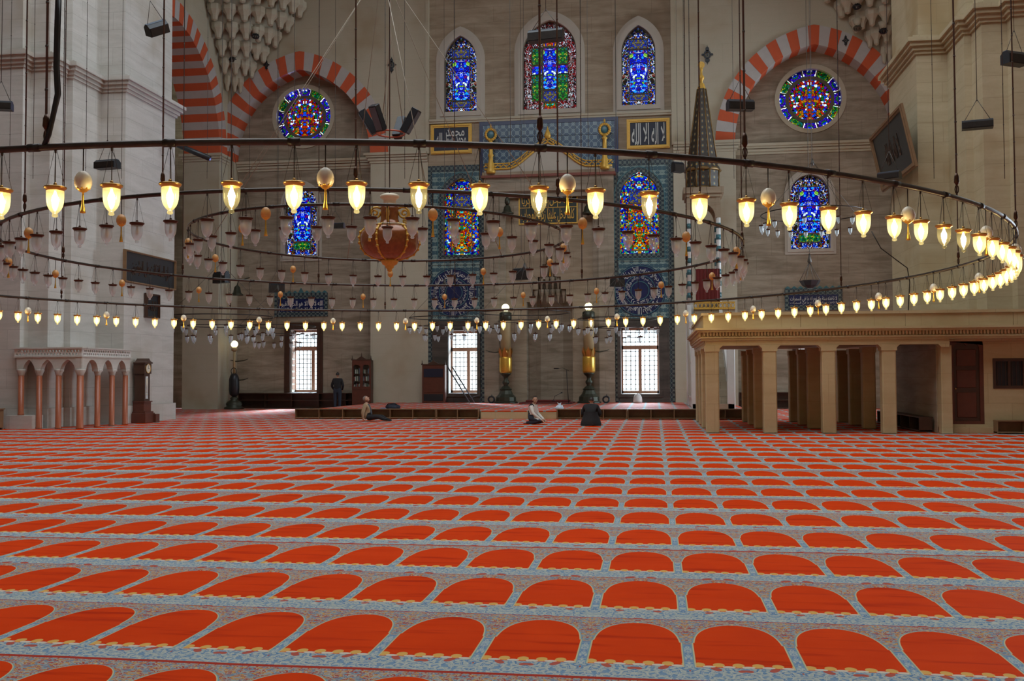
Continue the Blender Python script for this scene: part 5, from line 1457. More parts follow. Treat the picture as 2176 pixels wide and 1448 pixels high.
# microphone stand
b = atY(1208, 850, 45.2)
t = empty('microphone_stand', (b.x, 45.2, 0.30), 0, 'thin black microphone stand in front of the niche', 'microphone stand')
mb = MB(); mb.lathe([(0.16, 0), (0.16, 0.02), (0.02, 0.04)], 12); mb.build('base', MT['black'], t)
mb = MB(); mb.tube([(0, 0, 0.03), (-0.08, 0, 1.52)], 0.016, 6); mb.build('pole', MT['black'], t)
mb = MB(); mb.tube([(0.02, 0, 1.50), (-0.25, 0, 1.62), (-0.48, 0, 1.60)], 0.010, 6); mb.build('boom', MT['black'], t)
mb = MB(); mb.tube([(-0.44, 0, 1.60), (-0.66, 0, 1.60)], 0.022, 8); mb.build('microphone', MT['black'], t)
# low microphone on a bent arm
b = atY(1176, 842, 46.0)
t = empty('desk_microphone', (b.x, 46.0, 0.41), 0, 'small low microphone lying before the niche', 'microphone')
mb = MB(); mb.lathe([(0.10, 0), (0.10, 0.02), (0.01, 0.03)], 10); mb.build('base', MT['black'], t)
mb = MB(); mb.tube([(0, 0, 0.02), (0.06, 0, 0.22), (0.34, 0, 0.36)], 0.012, 6); mb.ball((0.38, 0, 0.38), 0.05, 0.03, 0.03); mb.build('gooseneck', MT['black'], t)
# dark red prayer step in the niche
mb = MB(); mb.box(-1.22, 1.22, -0.9, 0.9, 0, 0.05, 0.02); mb.box(-1.0, 1.0, -0.2, 0.9, 0.05, 0.14, 0.02)
tag(mb.build('prayer_rug', plain('dark_red_rug', (0.13, 0.018, 0.014), 0.9), None, (AX, 46.4, 0.30)), 'dark red rug laid in front of the prayer niche', 'rug')
# small things on the platform
b = atZ(1355, 857, 0.30)
mb = MB(); mb.lathe([(0.20, 0), (0.21, 0.1), (0.19, 0.26), (0.13, 0.38), (0.0, 0.45)], 16)
o = mb.build('dome_cover', MT['white_marble'], None, (b.x, 46.75, 0.30)); tag(o, 'white domed cover standing by the window near the candlestick', 'cover')
for px_, lab in ((1044, 'round black wreath-like ring on the platform by the ladder-side candlestick'), (1288, 'round black wreath-like ring on the platform behind the kneeling man')):
    b = atY(px_, 856, 46.4)
    t = empty('coiled_cable', (b.x, 46.4, 0.30), 0, lab, 'cable')
    mb = MB(); mb.tube([(0.14 * cos(2 * pi * k / 20), 0.02 * sin(4 * pi * k / 20), 0.17 + 0.14 * sin(2 * pi * k / 20)) for k in range(20)], 0.045, 6, closed=True); mb.build('coil', MT['black'], t)
    mb = MB(); mb.tube([(0.03, 0, 0.30), (0.02, 0, 0.40)], 0.02, 5); mb.build('tie', MT['black'], t)
MT['navy_cloth'] = plain('navy_cloth', (0.012, 0.016, 0.03), 0.8, 0, 0.3)
b = atZ(862, 868, 0.31)
t = empty('backpack', (b.x, 36.95, 0.30), 0, 'dark navy backpack lying on the platform beside the racks', 'bag')
mb = MB(); mb.ball((0, 0, 0.12), 0.30, 0.18, 0.125, 14, 8); mb.build('body', MT['navy_cloth'], t)
mb = MB(); mb.ball((0.02, -0.13, 0.10), 0.17, 0.08, 0.085, 10, 6); mb.build('pocket', MT['navy_cloth'], t)
mb = MB(); mb.tube([(-0.25, -0.05, 0.16), (-0.15, -0.12, 0.25), (0.1, -0.12, 0.26), (0.24, -0.05, 0.17)], 0.018, 5); mb.build('strap', MT['black'], t)
b = atZ(845, 869, 0.31)
t = empty('sports_shoe', (b.x - 0.16, 36.85, 0.30), 0.4, 'blue and white shoe beside the navy backpack', 'shoe')
mb = MB(); mb.ball((0, 0, 0.05), 0.15, 0.055, 0.05, 12, 6); mb.build('upper', plain('blue_mesh', (0.10, 0.14, 0.25), 0.8), t)
mb = MB(); mb.ball((0, 0, 0.018), 0.155, 0.06, 0.018, 12, 4); mb.build('sole', MT['white_marble'], t)
b = atZ(1197, 869, 0.31)
t = empty('plastic_bag', (b.x, 36.9, 0.30), 0, 'white and blue plastic bag on the platform beside the step', 'bag')
bm = MB(); bm.lathe([(0.10, 0), (0.15, 0.04), (0.16, 0.10), (0.11, 0.17), (0.05, 0.20), (0.07, 0.25), (0.03, 0.26)], 14); o = bm.build('bag_body', plain('pale_blue_plastic', (0.52, 0.62, 0.74), 0.35, 0, 0.4, 12.0), t)
for k in range(2):
    mb = MB(); mb.tube([(0.02 - 0.06 * k, 0, 0.21), (0.06 - 0.14 * k, 0.02, 0.29), (0.0, 0.01, 0.24)], 0.012, 5); mb.build('handle', MT['white_marble'], t)

# ================================================================== pulpit with spire
MX, MY = atY(1494, 500, 44.5).x, 44.5
pu = empty('pulpit', (MX, MY, 0.30), 0, 'tall marble pulpit with dark gilded conical spire behind the gallery', 'pulpit')
zt = lambda py_: atY(1494, py_, MY).z - 0.30
t_ = NT('spire_paint')
x_, y_, z_ = t_.xyz(t_.obj())
an = t_.M('MULTIPLY', t_.M('ARCTAN2', x_, y_), 8 / pi)
cells = t_.M('ADD', t_.M('POWER', t_.M('MULTIPLY', t_.M('SUBTRACT', t_.M('FRACT', t_.M('ADD', an, 0.5)), 0.5), 2.6), 2.0), t_.M('POWER', t_.M('MULTIPLY', t_.M('SUBTRACT', t_.M('FRACT', t_.M('MULTIPLY', z_, 3.6)), 0.5), 2.4), 2.0))
sc1 = t_.mix(t_.M('LESS_THAN', cells, 0.55), (0.035, 0.022, 0.012, 1), (0.05, 0.075, 0.07, 1))
sc1 = t_.mix(t_.M('LESS_THAN', cells, 0.16), sc1, (0.36, 0.22, 0.06, 1))
MT['spire'] = t_.done(t_.bsdf(sc1, 0.5, 0.1))
def octa(prof, name, mat, n=8):
    mb = MB(); mb.lathe(prof, n, smooth=False)
    return mb.build(name, mat, pu, None, (0, 0, pi / 8))
octa([(0.20, zt(190)), (0.12, zt(178))], 'spire_tip', MT['gold_paint'])
octa([(0.66, zt(345)), (0.20, zt(190))], 'spire', MT['spire'])
octa([(0.80, zt(364)), (0.78, zt(360)), (0.66, zt(345))], 'skirt', MT['spire'])
octa([(0.74, zt(404)), (0.74, zt(363))], 'drum', MT['spire'])
mb = MB()
for k in range(8):
    a = 2 * pi * k / 8 + pi / 8
    mb.tube([(0.67 * cos(a), 0.67 * sin(a), zt(345)), (0.20 * cos(a), 0.20 * sin(a), zt(190))], 0.03, 5)
    mb.tube([(0.75 * cos(a), 0.75 * sin(a), zt(404)), (0.75 * cos(a), 0.75 * sin(a), zt(363))], 0.04, 5)
mb.lathe([(0.79, zt(367)), (0.84, zt(364)), (0.79, zt(360))], 8); mb.lathe([(0.76, zt(406)), (0.80, zt(404)), (0.76, zt(401))], 8)
mb.build('gilded_rib', plain('tarnished_gilding', (0.20, 0.12, 0.04), 0.4, 0.4), pu, None, (0, 0, 0))
mb = MB(); mb.lathe([(0.13, zt(190)), (0.07, zt(183)), (0.06, zt(172)), (0.12, zt(168)), (0.13, zt(164)), (0.05, zt(158)), (0.05, zt(150)), (0.08, zt(147)), (0.03, zt(143))], 10); mb.slab(circ(0, zt(138), 0.15, 16), [], -0.03, 0.03); mb.build('finial', MT['gold_paint'], pu)
zc0, zc1 = zt(420), zt(405)
mb = MB(); mb.box(-0.86, 0.86, -0.86, 0.86, zc0 + 0.05, zc1); mb.box(-0.78, 0.78, -0.78, 0.78, zc0 - 0.1, zc0 + 0.05); mb.build('cornice', MT['marble'], pu)
zf = zt(650)
for sx in (-1, 1):
    for sy in (-1, 1):
        mb = MB(); z = zf; k = 0
        mb.lathe([(0.10, zf), (0.10, zc0 - 0.9)], 8, (sx * 0.62, sy * 0.62, 0)); o = mb.build('canopy_post', MT['white_marble'], pu)
        for k in range(7):
            m2 = MB(); zz = zf + 0.3 + k * 0.5; m2.lathe([(0.108, zz), (0.108, zz + 0.22)], 8, (sx * 0.62, sy * 0.62, 0)); m2.build('post_band', MT['turq'], o)
for pl in ('XZ', 'YZ'):
    for d in (-0.70, 0.54):
        mb = MB(); a = arch_pts(0, 0.50, zf + 1.9, zc0 - 1.0, 0.62, 8)
        mb.slab([(-0.72, zc0 - 1.0), (-0.72, zc0 - 0.1), (0.72, zc0 - 0.1), (0.72, zc0 - 1.0)] + arch_pts(0, 0.50, zc0 - 1.0, zc0 - 0.99, 0.62, 8)[::-1], [], d, d + 0.16, pl); mb.build('canopy_arch', MT['marble'], pu)
mb = MB(); mb.box(-0.75, 0.75, -0.75, 0.75, 0, zf); mb.build('tower_base', MT['white_marble'], pu)
# stair flank running down towards the hall
mb = MB(); mb.slab([(-0.7, 0), (-0.7, zf), (-6.2, 0.9), (-6.2, 0)], [], -0.72, -0.58, 'YZ'); mb.slab([(-0.7, 0), (-0.7, zf), (-6.2, 0.9), (-6.2, 0)], [], 0.58, 0.72, 'YZ'); mb.build('stair_flank', MT['white_marble'], pu)
for k in range(12):
    y = -6.1 + k * 0.45; z = 0.9 + (zf - 0.9) * k / 12
    mb = MB(); mb.box(-0.58, 0.58, y, y + 0.45, 0, max(z - 0.75, 0.08) + 0.3); mb.build('step', MT['marble'], pu)
mb = MB(); mb.box(-0.76, 0.76, -6.5, -6.2, 0, 0.2); mb.build('threshold', MT['marble'], pu)
for sx in (-1, 1):
    mb = MB(); mb.box(sx * 0.66 - 0.14, sx * 0.66 + 0.14, -6.5, -6.2, 0, 3.0, 0.02); mb.build('gate_post', MT['white_marble'], pu)
mb = MB(); mb.box(-0.86, 0.86, -6.55, -6.15, 3.0, 3.3, 0.03); mb.build('gate_lintel', MT['white_marble'], pu)
for (y0, y1) in ((-5.9, -4.4), (-4.2, -2.6), (-2.4, -0.9)):
    mb = MB(); zz = 0.35; mb.slab([(y0, zz), (y0, 0.7 + (zf - 0.9) * (y0 + 6.2) / 5.5 * 0.9), (y1, 0.7 + (zf - 0.9) * (y1 + 6.2) / 5.5 * 0.9), (y1, zz)], [[(y0 + 0.12, zz + 0.1), (y0 + 0.12, 0.5 + (zf - 0.9) * (y0 + 6.2) / 5.5 * 0.9), (y1 - 0.12, 0.5 + (zf - 0.9) * (y1 + 6.2) / 5.5 * 0.9), (y1 - 0.12, zz + 0.1)]], -0.76, -0.70, 'YZ'); mb.build('flank_moulding', MT['moulding'], pu)
# curtain and gilded railing
mb = MB(); n = 24; v = []
c0, c1 = atY(1478, 572, 43.55), atY(1530, 645, 43.55)
for j in range(2):
    for i in range(n + 1):
        v.append((c0.x + (c1.x - c0.x) * i / n, 43.55 + 0.05 * sin(i * 1.7), (c0.z, c1.z)[j]))
mb.add(v, [(i, i + 1, n + 2 + i, n + 1 + i) for i in range(n)], True)
tag(mb.build('curtain', plain('dark_red_velvet', (0.14, 0.014, 0.012), 0.8)), 'dark red curtain hanging below the pulpit spire', 'curtain')
a, b = atY(1474, 658, 43.4), atY(1562, 641, 43.4)
t = empty('gilded_rail', ((a.x + b.x) / 2, 43.4, a.z), 0, 'gilded openwork rail under the red curtain', 'railing')
mb = MB(); w_, h_ = b.x - a.x, b.z - a.z
mb.box(-w_ / 2, w_ / 2, -0.04, 0.04, 0, 0.07); mb.box(-w_ / 2, w_ / 2, -0.03, 0.03, h_ - 0.06, h_); mb.build('bars', MT['gold_paint'], t)
for k in range(10):
    xx = -w_ / 2 + w_ * (k + 0.5) / 10
    mb = MB(); mb.tube([(xx + 0.07 * cos(q), 0, h_ / 2 + 0.10 * sin(q)) for q in [2 * pi * i / 12 for i in range(12)]], 0.022, 5, closed=True); mb.build('scroll', MT['gold_paint'], t)
mb = MB(); mb.box(-w_ / 2, w_ / 2, 0.04, 0.3, -0.4, 0.02); mb.build('ledge', MT['marble'], t)

# ================================================================== people
MT['skin'] = plain('skin', (0.42, 0.24, 0.16), 0.5, 0, 0.08, 20.0)
MT['hair'] = plain('dark_hair', (0.018, 0.013, 0.011), 0.5, 0, 0.3, 30.0)
MT['hair_grey'] = plain('cropped_grey_hair', (0.20, 0.17, 0.15), 0.6, 0, 0.3, 30.0)
MT['black_cloth'] = plain('black_cloth', (0.010, 0.010, 0.012), 0.85, 0, 0.3, 10.0)
MT['jeans'] = plain('dark_denim', (0.020, 0.030, 0.050), 0.85, 0, 0.3, 10.0)
MT['white_cloth'] = plain('white_shirt', (0.62, 0.60, 0.56), 0.8, 0, 0.08, 10.0)
MT['tan_cloth'] = plain('tan_jacket', (0.30, 0.215, 0.125), 0.8, 0, 0.12, 10.0)
MT['stripe_cloth'] = plain('dark_striped_shirt', (0.045, 0.050, 0.058), 0.85, 0, 0.5, 30.0)
MT['sock'] = plain('grey_sock', (0.30, 0.30, 0.30), 0.9)

def limb_hand(J, E, Rr, Z, wrist, direction, side_vec, zone, curl=0.3):
    """palm and five separate fingers rooted at a wrist joint"""
    d = Vector(direction).normalized(); s = Vector(side_vec).normalized()
    n = d.cross(s).normalized()
    def jt(p, r_, z): J.append(tuple(p)); Rr.append(r_); Z.append(z); return len(J) - 1
    w = Vector(J[wrist])
    palm = jt(w + d * 0.055, 0.030, zone); E.append((wrist, palm))
    k2 = jt(w + d * 0.090, 0.026, zone); E.append((palm, k2))
    for off, ln in ((-0.030, 0.062), (-0.010, 0.075), (0.010, 0.070), (0.030, 0.055)):
        a = jt(w + d * 0.108 + s * off, 0.010, zone); b = jt(w + d * (0.108 + ln * 0.5) + s * off * 1.1 + n * 0.010 * curl, 0.009, zone); c = jt(w + d * (0.108 + ln) + s * off * 1.15 + n * 0.045 * curl, 0.008, zone)
        E.extend([(k2, a), (a, b), (b, c)])
    a = jt(w + d * 0.050 + s * -0.036, 0.012, zone); b = jt(w + d * 0.085 + s * -0.058 + n * 0.01, 0.010, zone)
    E.extend([(palm, a), (a, b)])

def person(label, loc, rz, joints, edges, zones, head, hands, hair='hair', front=None, scale=1.0, bald=False, look=(0, 1, 0)):
    """joints: name -> (x, y, z, radius); edges: (a, b, material); body grown as one surface"""
    root = empty('person', loc, rz, label, 'person')
    root.scale = (scale,) * 3
    names = list(joints)
    J = [tuple(joints[k][:3]) for k in names]; Rr = [joints[k][3] for k in names]; Z = [0] * len(names)
    E = [(names.index(a), names.index(b)) for a, b, m in edges]
    mats = []
    for a, b, m in edges:
        if m not in mats: mats.append(m)
    if 'skin' not in mats: mats.append('skin')
    if front and front not in mats: mats.append(front)
    bones = [(Vector(joints[a][:3]), Vector(joints[b][:3]), mats.index(m)) for a, b, m in edges]
    for wr, dr, sd_ in hands:
        n0 = len(J)
        limb_hand(J, E, Rr, Z, names.index(wr), dr, sd_, 0)
        w = Vector(joints[wr][:3]); d = Vector(dr).normalized()
        bones.append((w + d * 0.03, w + d * 0.20, mats.index('skin')))
    me = bpy.data.meshes.new('body_cage')
    me.from_pydata(J, E, [])
    ob = bpy.data.objects.new('body_cage', me)
    col.objects.link(ob)
    md = ob.modifiers.new('skin', 'SKIN'); md.use_smooth_shade = True
    if not me.skin_vertices: me.skin_vertices.new()
    sv = me.skin_vertices[0].data
    for i, r_ in enumerate(Rr): sv[i].radius = (r_, r_); sv[i].use_root = (i == 0)
    ob.modifiers.new('sub', 'SUBSURF').levels = 2
    ob.modifiers['sub'].render_levels = 2
    dg = bpy.context.evaluated_depsgraph_get()
    body = bpy.data.meshes.new_from_object(ob.evaluated_get(dg))
    bpy.data.objects.remove(ob); bpy.data.meshes.remove(me)
    # head: skull, jaw, nose, ears, brow
    hc = Vector(head); lk = Vector(look).normalized()
    rgt = lk.cross(Vector((0, 0, 1))).normalized(); upv = rgt.cross(lk).normalized()
    hm = MB()
    def el(c, rx, ry, rz_, n=14, m=10):
        t0 = len(hm.v); hm.ball((0, 0, 0), rx, ry, rz_, n, m)
        for i in range(t0, len(hm.v)):
            q = hm.v[i]; hm.v[i] = tuple(hc + rgt * (q[0] + c[0]) + lk * (q[1] + c[1]) + upv * (q[2] + c[2]))
    el((0, -0.005, 0.015), 0.076, 0.096, 0.098); el((0, 0.025, -0.045), 0.056, 0.068, 0.070)
    el((0, 0.098, -0.018), 0.013, 0.020, 0.024, 8, 6); el((0.076, -0.005, -0.012), 0.012, 0.022, 0.032, 8, 6); el((-0.076, -0.005, -0.012), 0.012, 0.022, 0.032, 8, 6)
    el((0, 0.086, -0.062), 0.026, 0.010, 0.008, 8, 6)
    nv = len(body.vertices)
    bm = bmesh.new(); bm.from_mesh(body)
    vs2 = [bm.verts.new(v) for v in hm.v]
    hf = []
    for f in hm.f:
        fc = bm.faces.new([vs2[i] for i in f]); fc.smooth = True; hf.append(fc)
    sk = mats.index('skin')
    headset = set(hf)
    for f in bm.faces:
        f.smooth = True
        if f in headset: f.material_index = sk; continue
        c = f.calc_center_median()
        best, bd = 0, 1e9
        for a, b, mi in bones:
            ab = b - a; t_ = max(0, min(1, (c - a).dot(ab) / max(ab.length_squared, 1e-9)))
            dd = (c - a - ab * t_).length
            if dd < bd: bd, best = dd, mi
        f.material_index = best
        if front and mats[best] == zones.get('torso') and f.normal.y > 0.55 and abs(c.x) < 0.10: f.material_index = mats.index(front)
    for m in mats: body.materials.append(MT[m])
    bm.to_mesh(body); bm.free()
    link('body', body, root)
    # eyes and hair
    em = MB()
    for sx in (-1, 1):
        p = hc + rgt * 0.030 * sx + lk * 0.083 + upv * 0.004; em.ball(p, 0.010, n=8, m=6)
    em.build('eyes', MT['black'], root)
    hb = MB(); hb.ball((0, 0, 0), 0.084, 0.104, 0.104, 16, 12)
    keep = []
    for f in hb.f:
        c = sum((Vector(hb.v[i]) for i in f), Vector()) / len(f)
        if (c.z > 0.035 + 0.55 * max(c.y, 0) or (c.y < -0.01 and c.z > -0.055)): keep.append(f)
    hb.f = keep; hb.sm = [True] * len(keep); hb.mi = [0] * len(keep)
    hb.v = [tuple(hc + rgt * q[0] + lk * (q[1] - 0.008) + upv * (q[2] + 0.018)) for q in hb.v]
    hb.build('hair', MT[hair], root)
    return root

# --- man kneeling with his back to the viewer
def kneel_joints(bow=0.0, wide=1.0):
    return {
        'pelvis': (0, 0, 0.20, 0.165 * wide), 'waist': (0, 0.03, 0.36, 0.155 * wide), 'chest': (0, 0.05 + bow * 0.3, 0.53, 0.165 * wide), 'neck0': (0, 0.07 + bow * 0.5, 0.655, 0.085), 'neck': (0, 0.09 + bow * 0.7, 0.71, 0.052),
        'shR': (0.17 * wide, 0.05 + bow * 0.4, 0.60, 0.075), 'elR': (0.255 * wide, 0.06 + bow * 0.3, 0.37, 0.062), 'wrR': (0.16, 0.27, 0.26, 0.036),
        'shL': (-0.17 * wide, 0.05 + bow * 0.4, 0.60, 0.075), 'elL': (-0.255 * wide, 0.06 + bow * 0.3, 0.37, 0.062), 'wrL': (-0.16, 0.27, 0.26, 0.036),
        'hipR': (0.10, 0.04, 0.19, 0.115), 'knR': (0.15, 0.42, 0.115, 0.085), 'shnR': (0.13, 0.15, 0.075, 0.065), 'anR': (0.11, -0.13, 0.06, 0.045), 'toR': (0.12, -0.26, 0.035, 0.032),
        'hipL': (-0.10, 0.04, 0.19, 0.115), 'knL': (-0.15, 0.42, 0.115, 0.085), 'shnL': (-0.13, 0.15, 0.075, 0.065), 'anL': (-0.11, -0.13, 0.06, 0.045), 'toL': (-0.12, -0.26, 0.035, 0.032)}
def body_edges(torso, arm, fore, leg, foot, shin=True):
    e = [('pelvis', 'waist', torso), ('waist', 'chest', torso), ('chest', 'neck0', torso), ('neck0', 'neck', 'skin')]
    for s in 'RL':
        e += [('chest', 'sh' + s, torso), ('sh' + s, 'el' + s, arm), ('el' + s, 'wr' + s, fore), ('pelvis', 'hip' + s, leg), ('hip' + s, 'kn' + s, leg)]
        e += ([('kn' + s, 'shn' + s, leg), ('shn' + s, 'an' + s, leg)] if shin else [('kn' + s, 'an' + s, leg)]) + [('an' + s, 'to' + s, foot)]
    return e
kp = atZ(1255, 905)
person('man in black kneeling on the carpet with his back turned', (kp.x, kp.y, 0), R(-8), kneel_joints(0.12, 1.18), body_edges('black_cloth', 'black_cloth', 'black_cloth', 'black_cloth', 'black_cloth'), {'torso': 'black_cloth'},
       (0, 0.17, 0.785), [('wrR', (-0.2, 0.8, -0.5), (1, 0.2, 0)), ('wrL', (0.2, 0.8, -0.5), (-1, 0.2, 0))], look=(0.0, 0.92, -0.35))
kb = bpy.context.scene.objects['person']
mb = MB(); mb.lathe([(0.30, 0.0), (0.31, 0.06), (0.27, 0.20), (0.22, 0.34), (0.215, 0.44)], 18, (0, 0.06, 0), True, False, 1.08, 1.05); mb.build('coat_skirt', MT['black_cloth'], kb)
# --- man in black waistcoat and white shirt
kp = atZ(1130, 902)
j = kneel_joints(0.03, 0.92)
j['wrR'] = (0.10, 0.40, 0.16, 0.036); j['elR'] = (0.22, 0.17, 0.36, 0.055); j['wrL'] = (-0.02, 0.42, 0.18, 0.036)
person('young man in black waistcoat and white shirt sitting on his heels', (kp.x, kp.y, 0), R(-112), j, body_edges('black_cloth', 'white_cloth', 'white_cloth', 'jeans', 'sock'), {'torso': 'black_cloth'},
       (0, 0.13, 0.80), [('wrR', (-0.1, 0.75, -0.55), (1, 0.1, 0)), ('wrL', (0.1, 0.75, -0.55), (-1, 0.1, 0))], front='white_cloth', look=(0.80, 0.55, -0.02))
# --- man in tan jacket leaning back on his hands
kp = atZ(783, 896)
j = {'pelvis': (0, 0, 0.15, 0.150), 'waist': (0, -0.02, 0.30, 0.165), 'chest': (0, -0.05, 0.49, 0.170), 'neck0': (0, -0.08, 0.62, 0.085), 'neck': (0, -0.07, 0.68, 0.052),
     'shR': (0.17, -0.08, 0.565, 0.075), 'elR': (0.25, -0.14, 0.33, 0.066), 'wrR': (0.25, -0.13, 0.10, 0.040), 'shL': (-0.17, -0.08, 0.565, 0.075), 'elL': (-0.25, -0.14, 0.33, 0.066), 'wrL': (-0.25, -0.13, 0.10, 0.040),
     'hipR': (0.10, 0.05, 0.14, 0.110), 'knR': (0.24, 0.42, 0.17, 0.080), 'shnR': (0.12, 0.56, 0.09, 0.062), 'anR': (-0.02, 0.66, 0.06, 0.045), 'toR': (-0.08, 0.78, 0.05, 0.032),
     'hipL': (-0.10, 0.05, 0.14, 0.110), 'knL': (-0.22, 0.44, 0.16, 0.080), 'shnL': (-0.10, 0.60, 0.08, 0.062), 'anL': (0.06, 0.74, 0.055, 0.045), 'toL': (0.10, 0.86, 0.045, 0.032)}
person('man in tan jacket sitting on the carpet and gazing upwards', (kp.x, kp.y, 0), R(-88), j, body_edges('tan_cloth', 'tan_cloth', 'tan_cloth', 'black_cloth', 'black_cloth'), {'torso': 'tan_cloth'},
       (0, -0.085, 0.785), [('wrR', (0.2, 0.8, -0.42), (1, 0.2, 0)), ('wrL', (-0.2, 0.8, -0.42), (-1, 0.2, 0))], hair='hair_grey', front='stripe_cloth', look=(0, 0.80, 0.60))
# --- man standing by the wall with his back turned
kp = atY(717, 862, 46.2)
j = {'pelvis': (0, 0, 0.95, 0.165), 'waist': (0, 0, 1.10, 0.165), 'chest': (0, 0.02, 1.32, 0.175), 'neck0': (0, 0.02, 1.49, 0.09), 'neck': (0, 0.03, 1.55, 0.055),
     'shR': (0.19, 0.02, 1.42, 0.085), 'elR': (0.27, -0.02, 1.13, 0.070), 'wrR': (0.21, 0.14, 0.96, 0.042), 'shL': (-0.19, 0.02, 1.42, 0.085), 'elL': (-0.27, -0.02, 1.13, 0.070), 'wrL': (-0.21, 0.14, 0.96, 0.042),
     'hipR': (0.10, 0, 0.88, 0.125), 'knR': (0.11, 0.02, 0.50, 0.085), 'anR': (0.11, -0.02, 0.10, 0.060), 'toR': (0.13, 0.15, 0.04, 0.040), 'hipL': (-0.10, 0, 0.88, 0.125), 'knL': (-0.11, 0.02, 0.50, 0.085), 'anL': (-0.11, -0.02, 0.10, 0.060), 'toL': (-0.13, 0.15, 0.04, 0.040)}
person('man in dark coat standing before the bench with his back turned', (kp.x, 46.2, 0), R(6), j, body_edges('black_cloth', 'black_cloth', 'black_cloth', 'jeans', 'black_cloth', False), {'torso': 'black_cloth'},
       (0, 0.06, 1.665), [('wrR', (-0.3, 0.6, -0.5), (1, 0.2, 0)), ('wrL', (0.3, 0.6, -0.5), (-1, 0.2, 0))], look=(0.1, 1, -0.05))

# ================================================================== stalactite corners under the half dome
def stalactites(xc, sgn, label):
    t = empty('stalactite_corner', (xc, YW - 0.08, 15.2), 0, label, 'vault carving', kind='structure')
    for i in range(1, 7):
        r_ = 0.1 + 0.62 * i
        z = 0.25 + 0.72 * i
        n = 2 + i
        for k in range(n):
            a = (pi / 2) * (k + 0.5) / n
            cx, cy = sgn * r_ * cos(a), -r_ * sin(a) * 0.75
            w_ = min(0.46, 0.5 * (pi / 2) * max(r_, 0.4) / n * 1.0)
            mb = MB()
            mb.lathe([(0.03, -0.40), (w_ * 0.40, -0.34), (w_ * 0.50, -0.16), (w_ * 0.55, -0.10), (w_ * 1.0, 0.10), (w_ * 1.0, 0.36)], 8, smooth=False)
            mb.build('stalactite', MT['plaster'], t, (cx, cy, z), (0, 0, a * sgn))
        # vault course behind each tier
        pts = [(0, 0)] + [(sgn * (r_ + 0.14) * cos(pi / 2 * k / 8), -(r_ + 0.14) * 0.75 * sin(pi / 2 * k / 8)) for k in range(9)]
        mb = MB(); mb.slab(pts, [], z + 0.30, z + 1.04, 'XY'); mb.build('tier', MT['plaster'], t)
    return t
stalactites(-21.1, 1, 'tiers of stone stalactites in the corner above the left striped arches')
stalactites(mir(-21.1), -1, 'tiers of stone stalactites in the corner beside the right pier')
# openwork bronze bosses hanging from the carving
for k, (px_, py_, Y) in enumerate(((467, 60, 45.6), (543, 77, 46.0), (495, 127, 46.4), (541, 119, 47.2), (1822, 60, 46.6), (1877, 66, 46.2), (1821, 14, 46.0))):
    p = atY(px_, py_, Y)
    t = empty('openwork_boss', p, 0, ['dark openwork boss nearest the left pier under the carving', 'dark openwork boss above the left striped arch, higher one', 'dark openwork boss low beside the aisle arch', 'small grey roundel above the left striped arch', 'small roundel above the right striped arch', 'dark boss beside the right pier cornice', 'dark boss highest above the right striped arch'][k], 'ornament')
    mb = MB()
    for q in range(4):
        a = pi * q / 4
        mb.tube([(0.17 * cos(2 * pi * i / 12) * cos(a), 0.17 * cos(2 * pi * i / 12) * sin(a), 0.12 * sin(2 * pi * i / 12)) for i in range(12)], 0.025, 5, closed=True)
    mb.tube([(0.17 * cos(2 * pi * i / 16), 0.17 * sin(2 * pi * i / 16), 0) for i in range(16)], 0.03, 5, closed=True)
    mb.build('cage', MT['black'] if k not in (3, 4) else MT['moulding_dark'], t)
    mb = MB(); mb.lathe([(0.10, 0.10), (0.16, 0.22), (0.22, 0.40)], 8); mb.build('mount', MT['plaster'], t)
# painted finial ornaments on the wall
def finial_ornament(px_, py_, Y, s, label):
    p = atY(px_, py_, Y)
    t = empty('wall_ornament', p, 0, label, 'ornament')
    def lobe(cx, cz, rx, rz_, n=14): return [(cx + rx * cos(2 * pi * k / n), cz + rz_ * sin(2 * pi * k / n)) for k in range(n)]
    mb = MB()
    mb.slab(lobe(0, 0, 0.20 * s, 0.24 * s), [lobe(0, 0, 0.11 * s, 0.14 * s)], -0.02, 0.02); mb.slab(lobe(0, 0.30 * s, 0.10 * s, 0.13 * s), [], -0.02, 0.02); mb.slab(lobe(0, -0.32 * s, 0.13 * s, 0.12 * s), [], -0.02, 0.02)
    mb.slab(lobe(-0.24 * s, 0, 0.08 * s, 0.06 * s), [], -0.02, 0.02); mb.slab(lobe(0.24 * s, 0, 0.08 * s, 0.06 * s), [], -0.02, 0.02); mb.slab([(-0.04 * s, -0.4 * s), (0, -0.58 * s), (0.04 * s, -0.4 * s)], [], -0.02, 0.02); mb.slab([(-0.03 * s, 0.4 * s), (0, 0.55 * s), (0.03 * s, 0.4 * s)], [], -0.02, 0.02)
    mb.build('rosette', MT['black'], t)
    mb = MB(); mb.slab(lobe(0, 0, 0.06 * s, 0.08 * s), [], -0.03, 0.02); mb.build('heart', MT['black'], t)
finial_ornament(1503, 116, YW - 0.12, 0.85, 'black painted finial ornament above the pulpit spire')
finial_ornament(832, 138, YW - 0.12, 0.75, 'black painted finial ornament on the wall above the speaker cluster')
finial_ornament(566, 138, YW - 0.18, 0.5, 'small bronze finial ornament over the left striped arch')
finial_ornament(1797, 86, YW - 0.18, 0.5, 'small bronze finial ornament over the right striped arch')

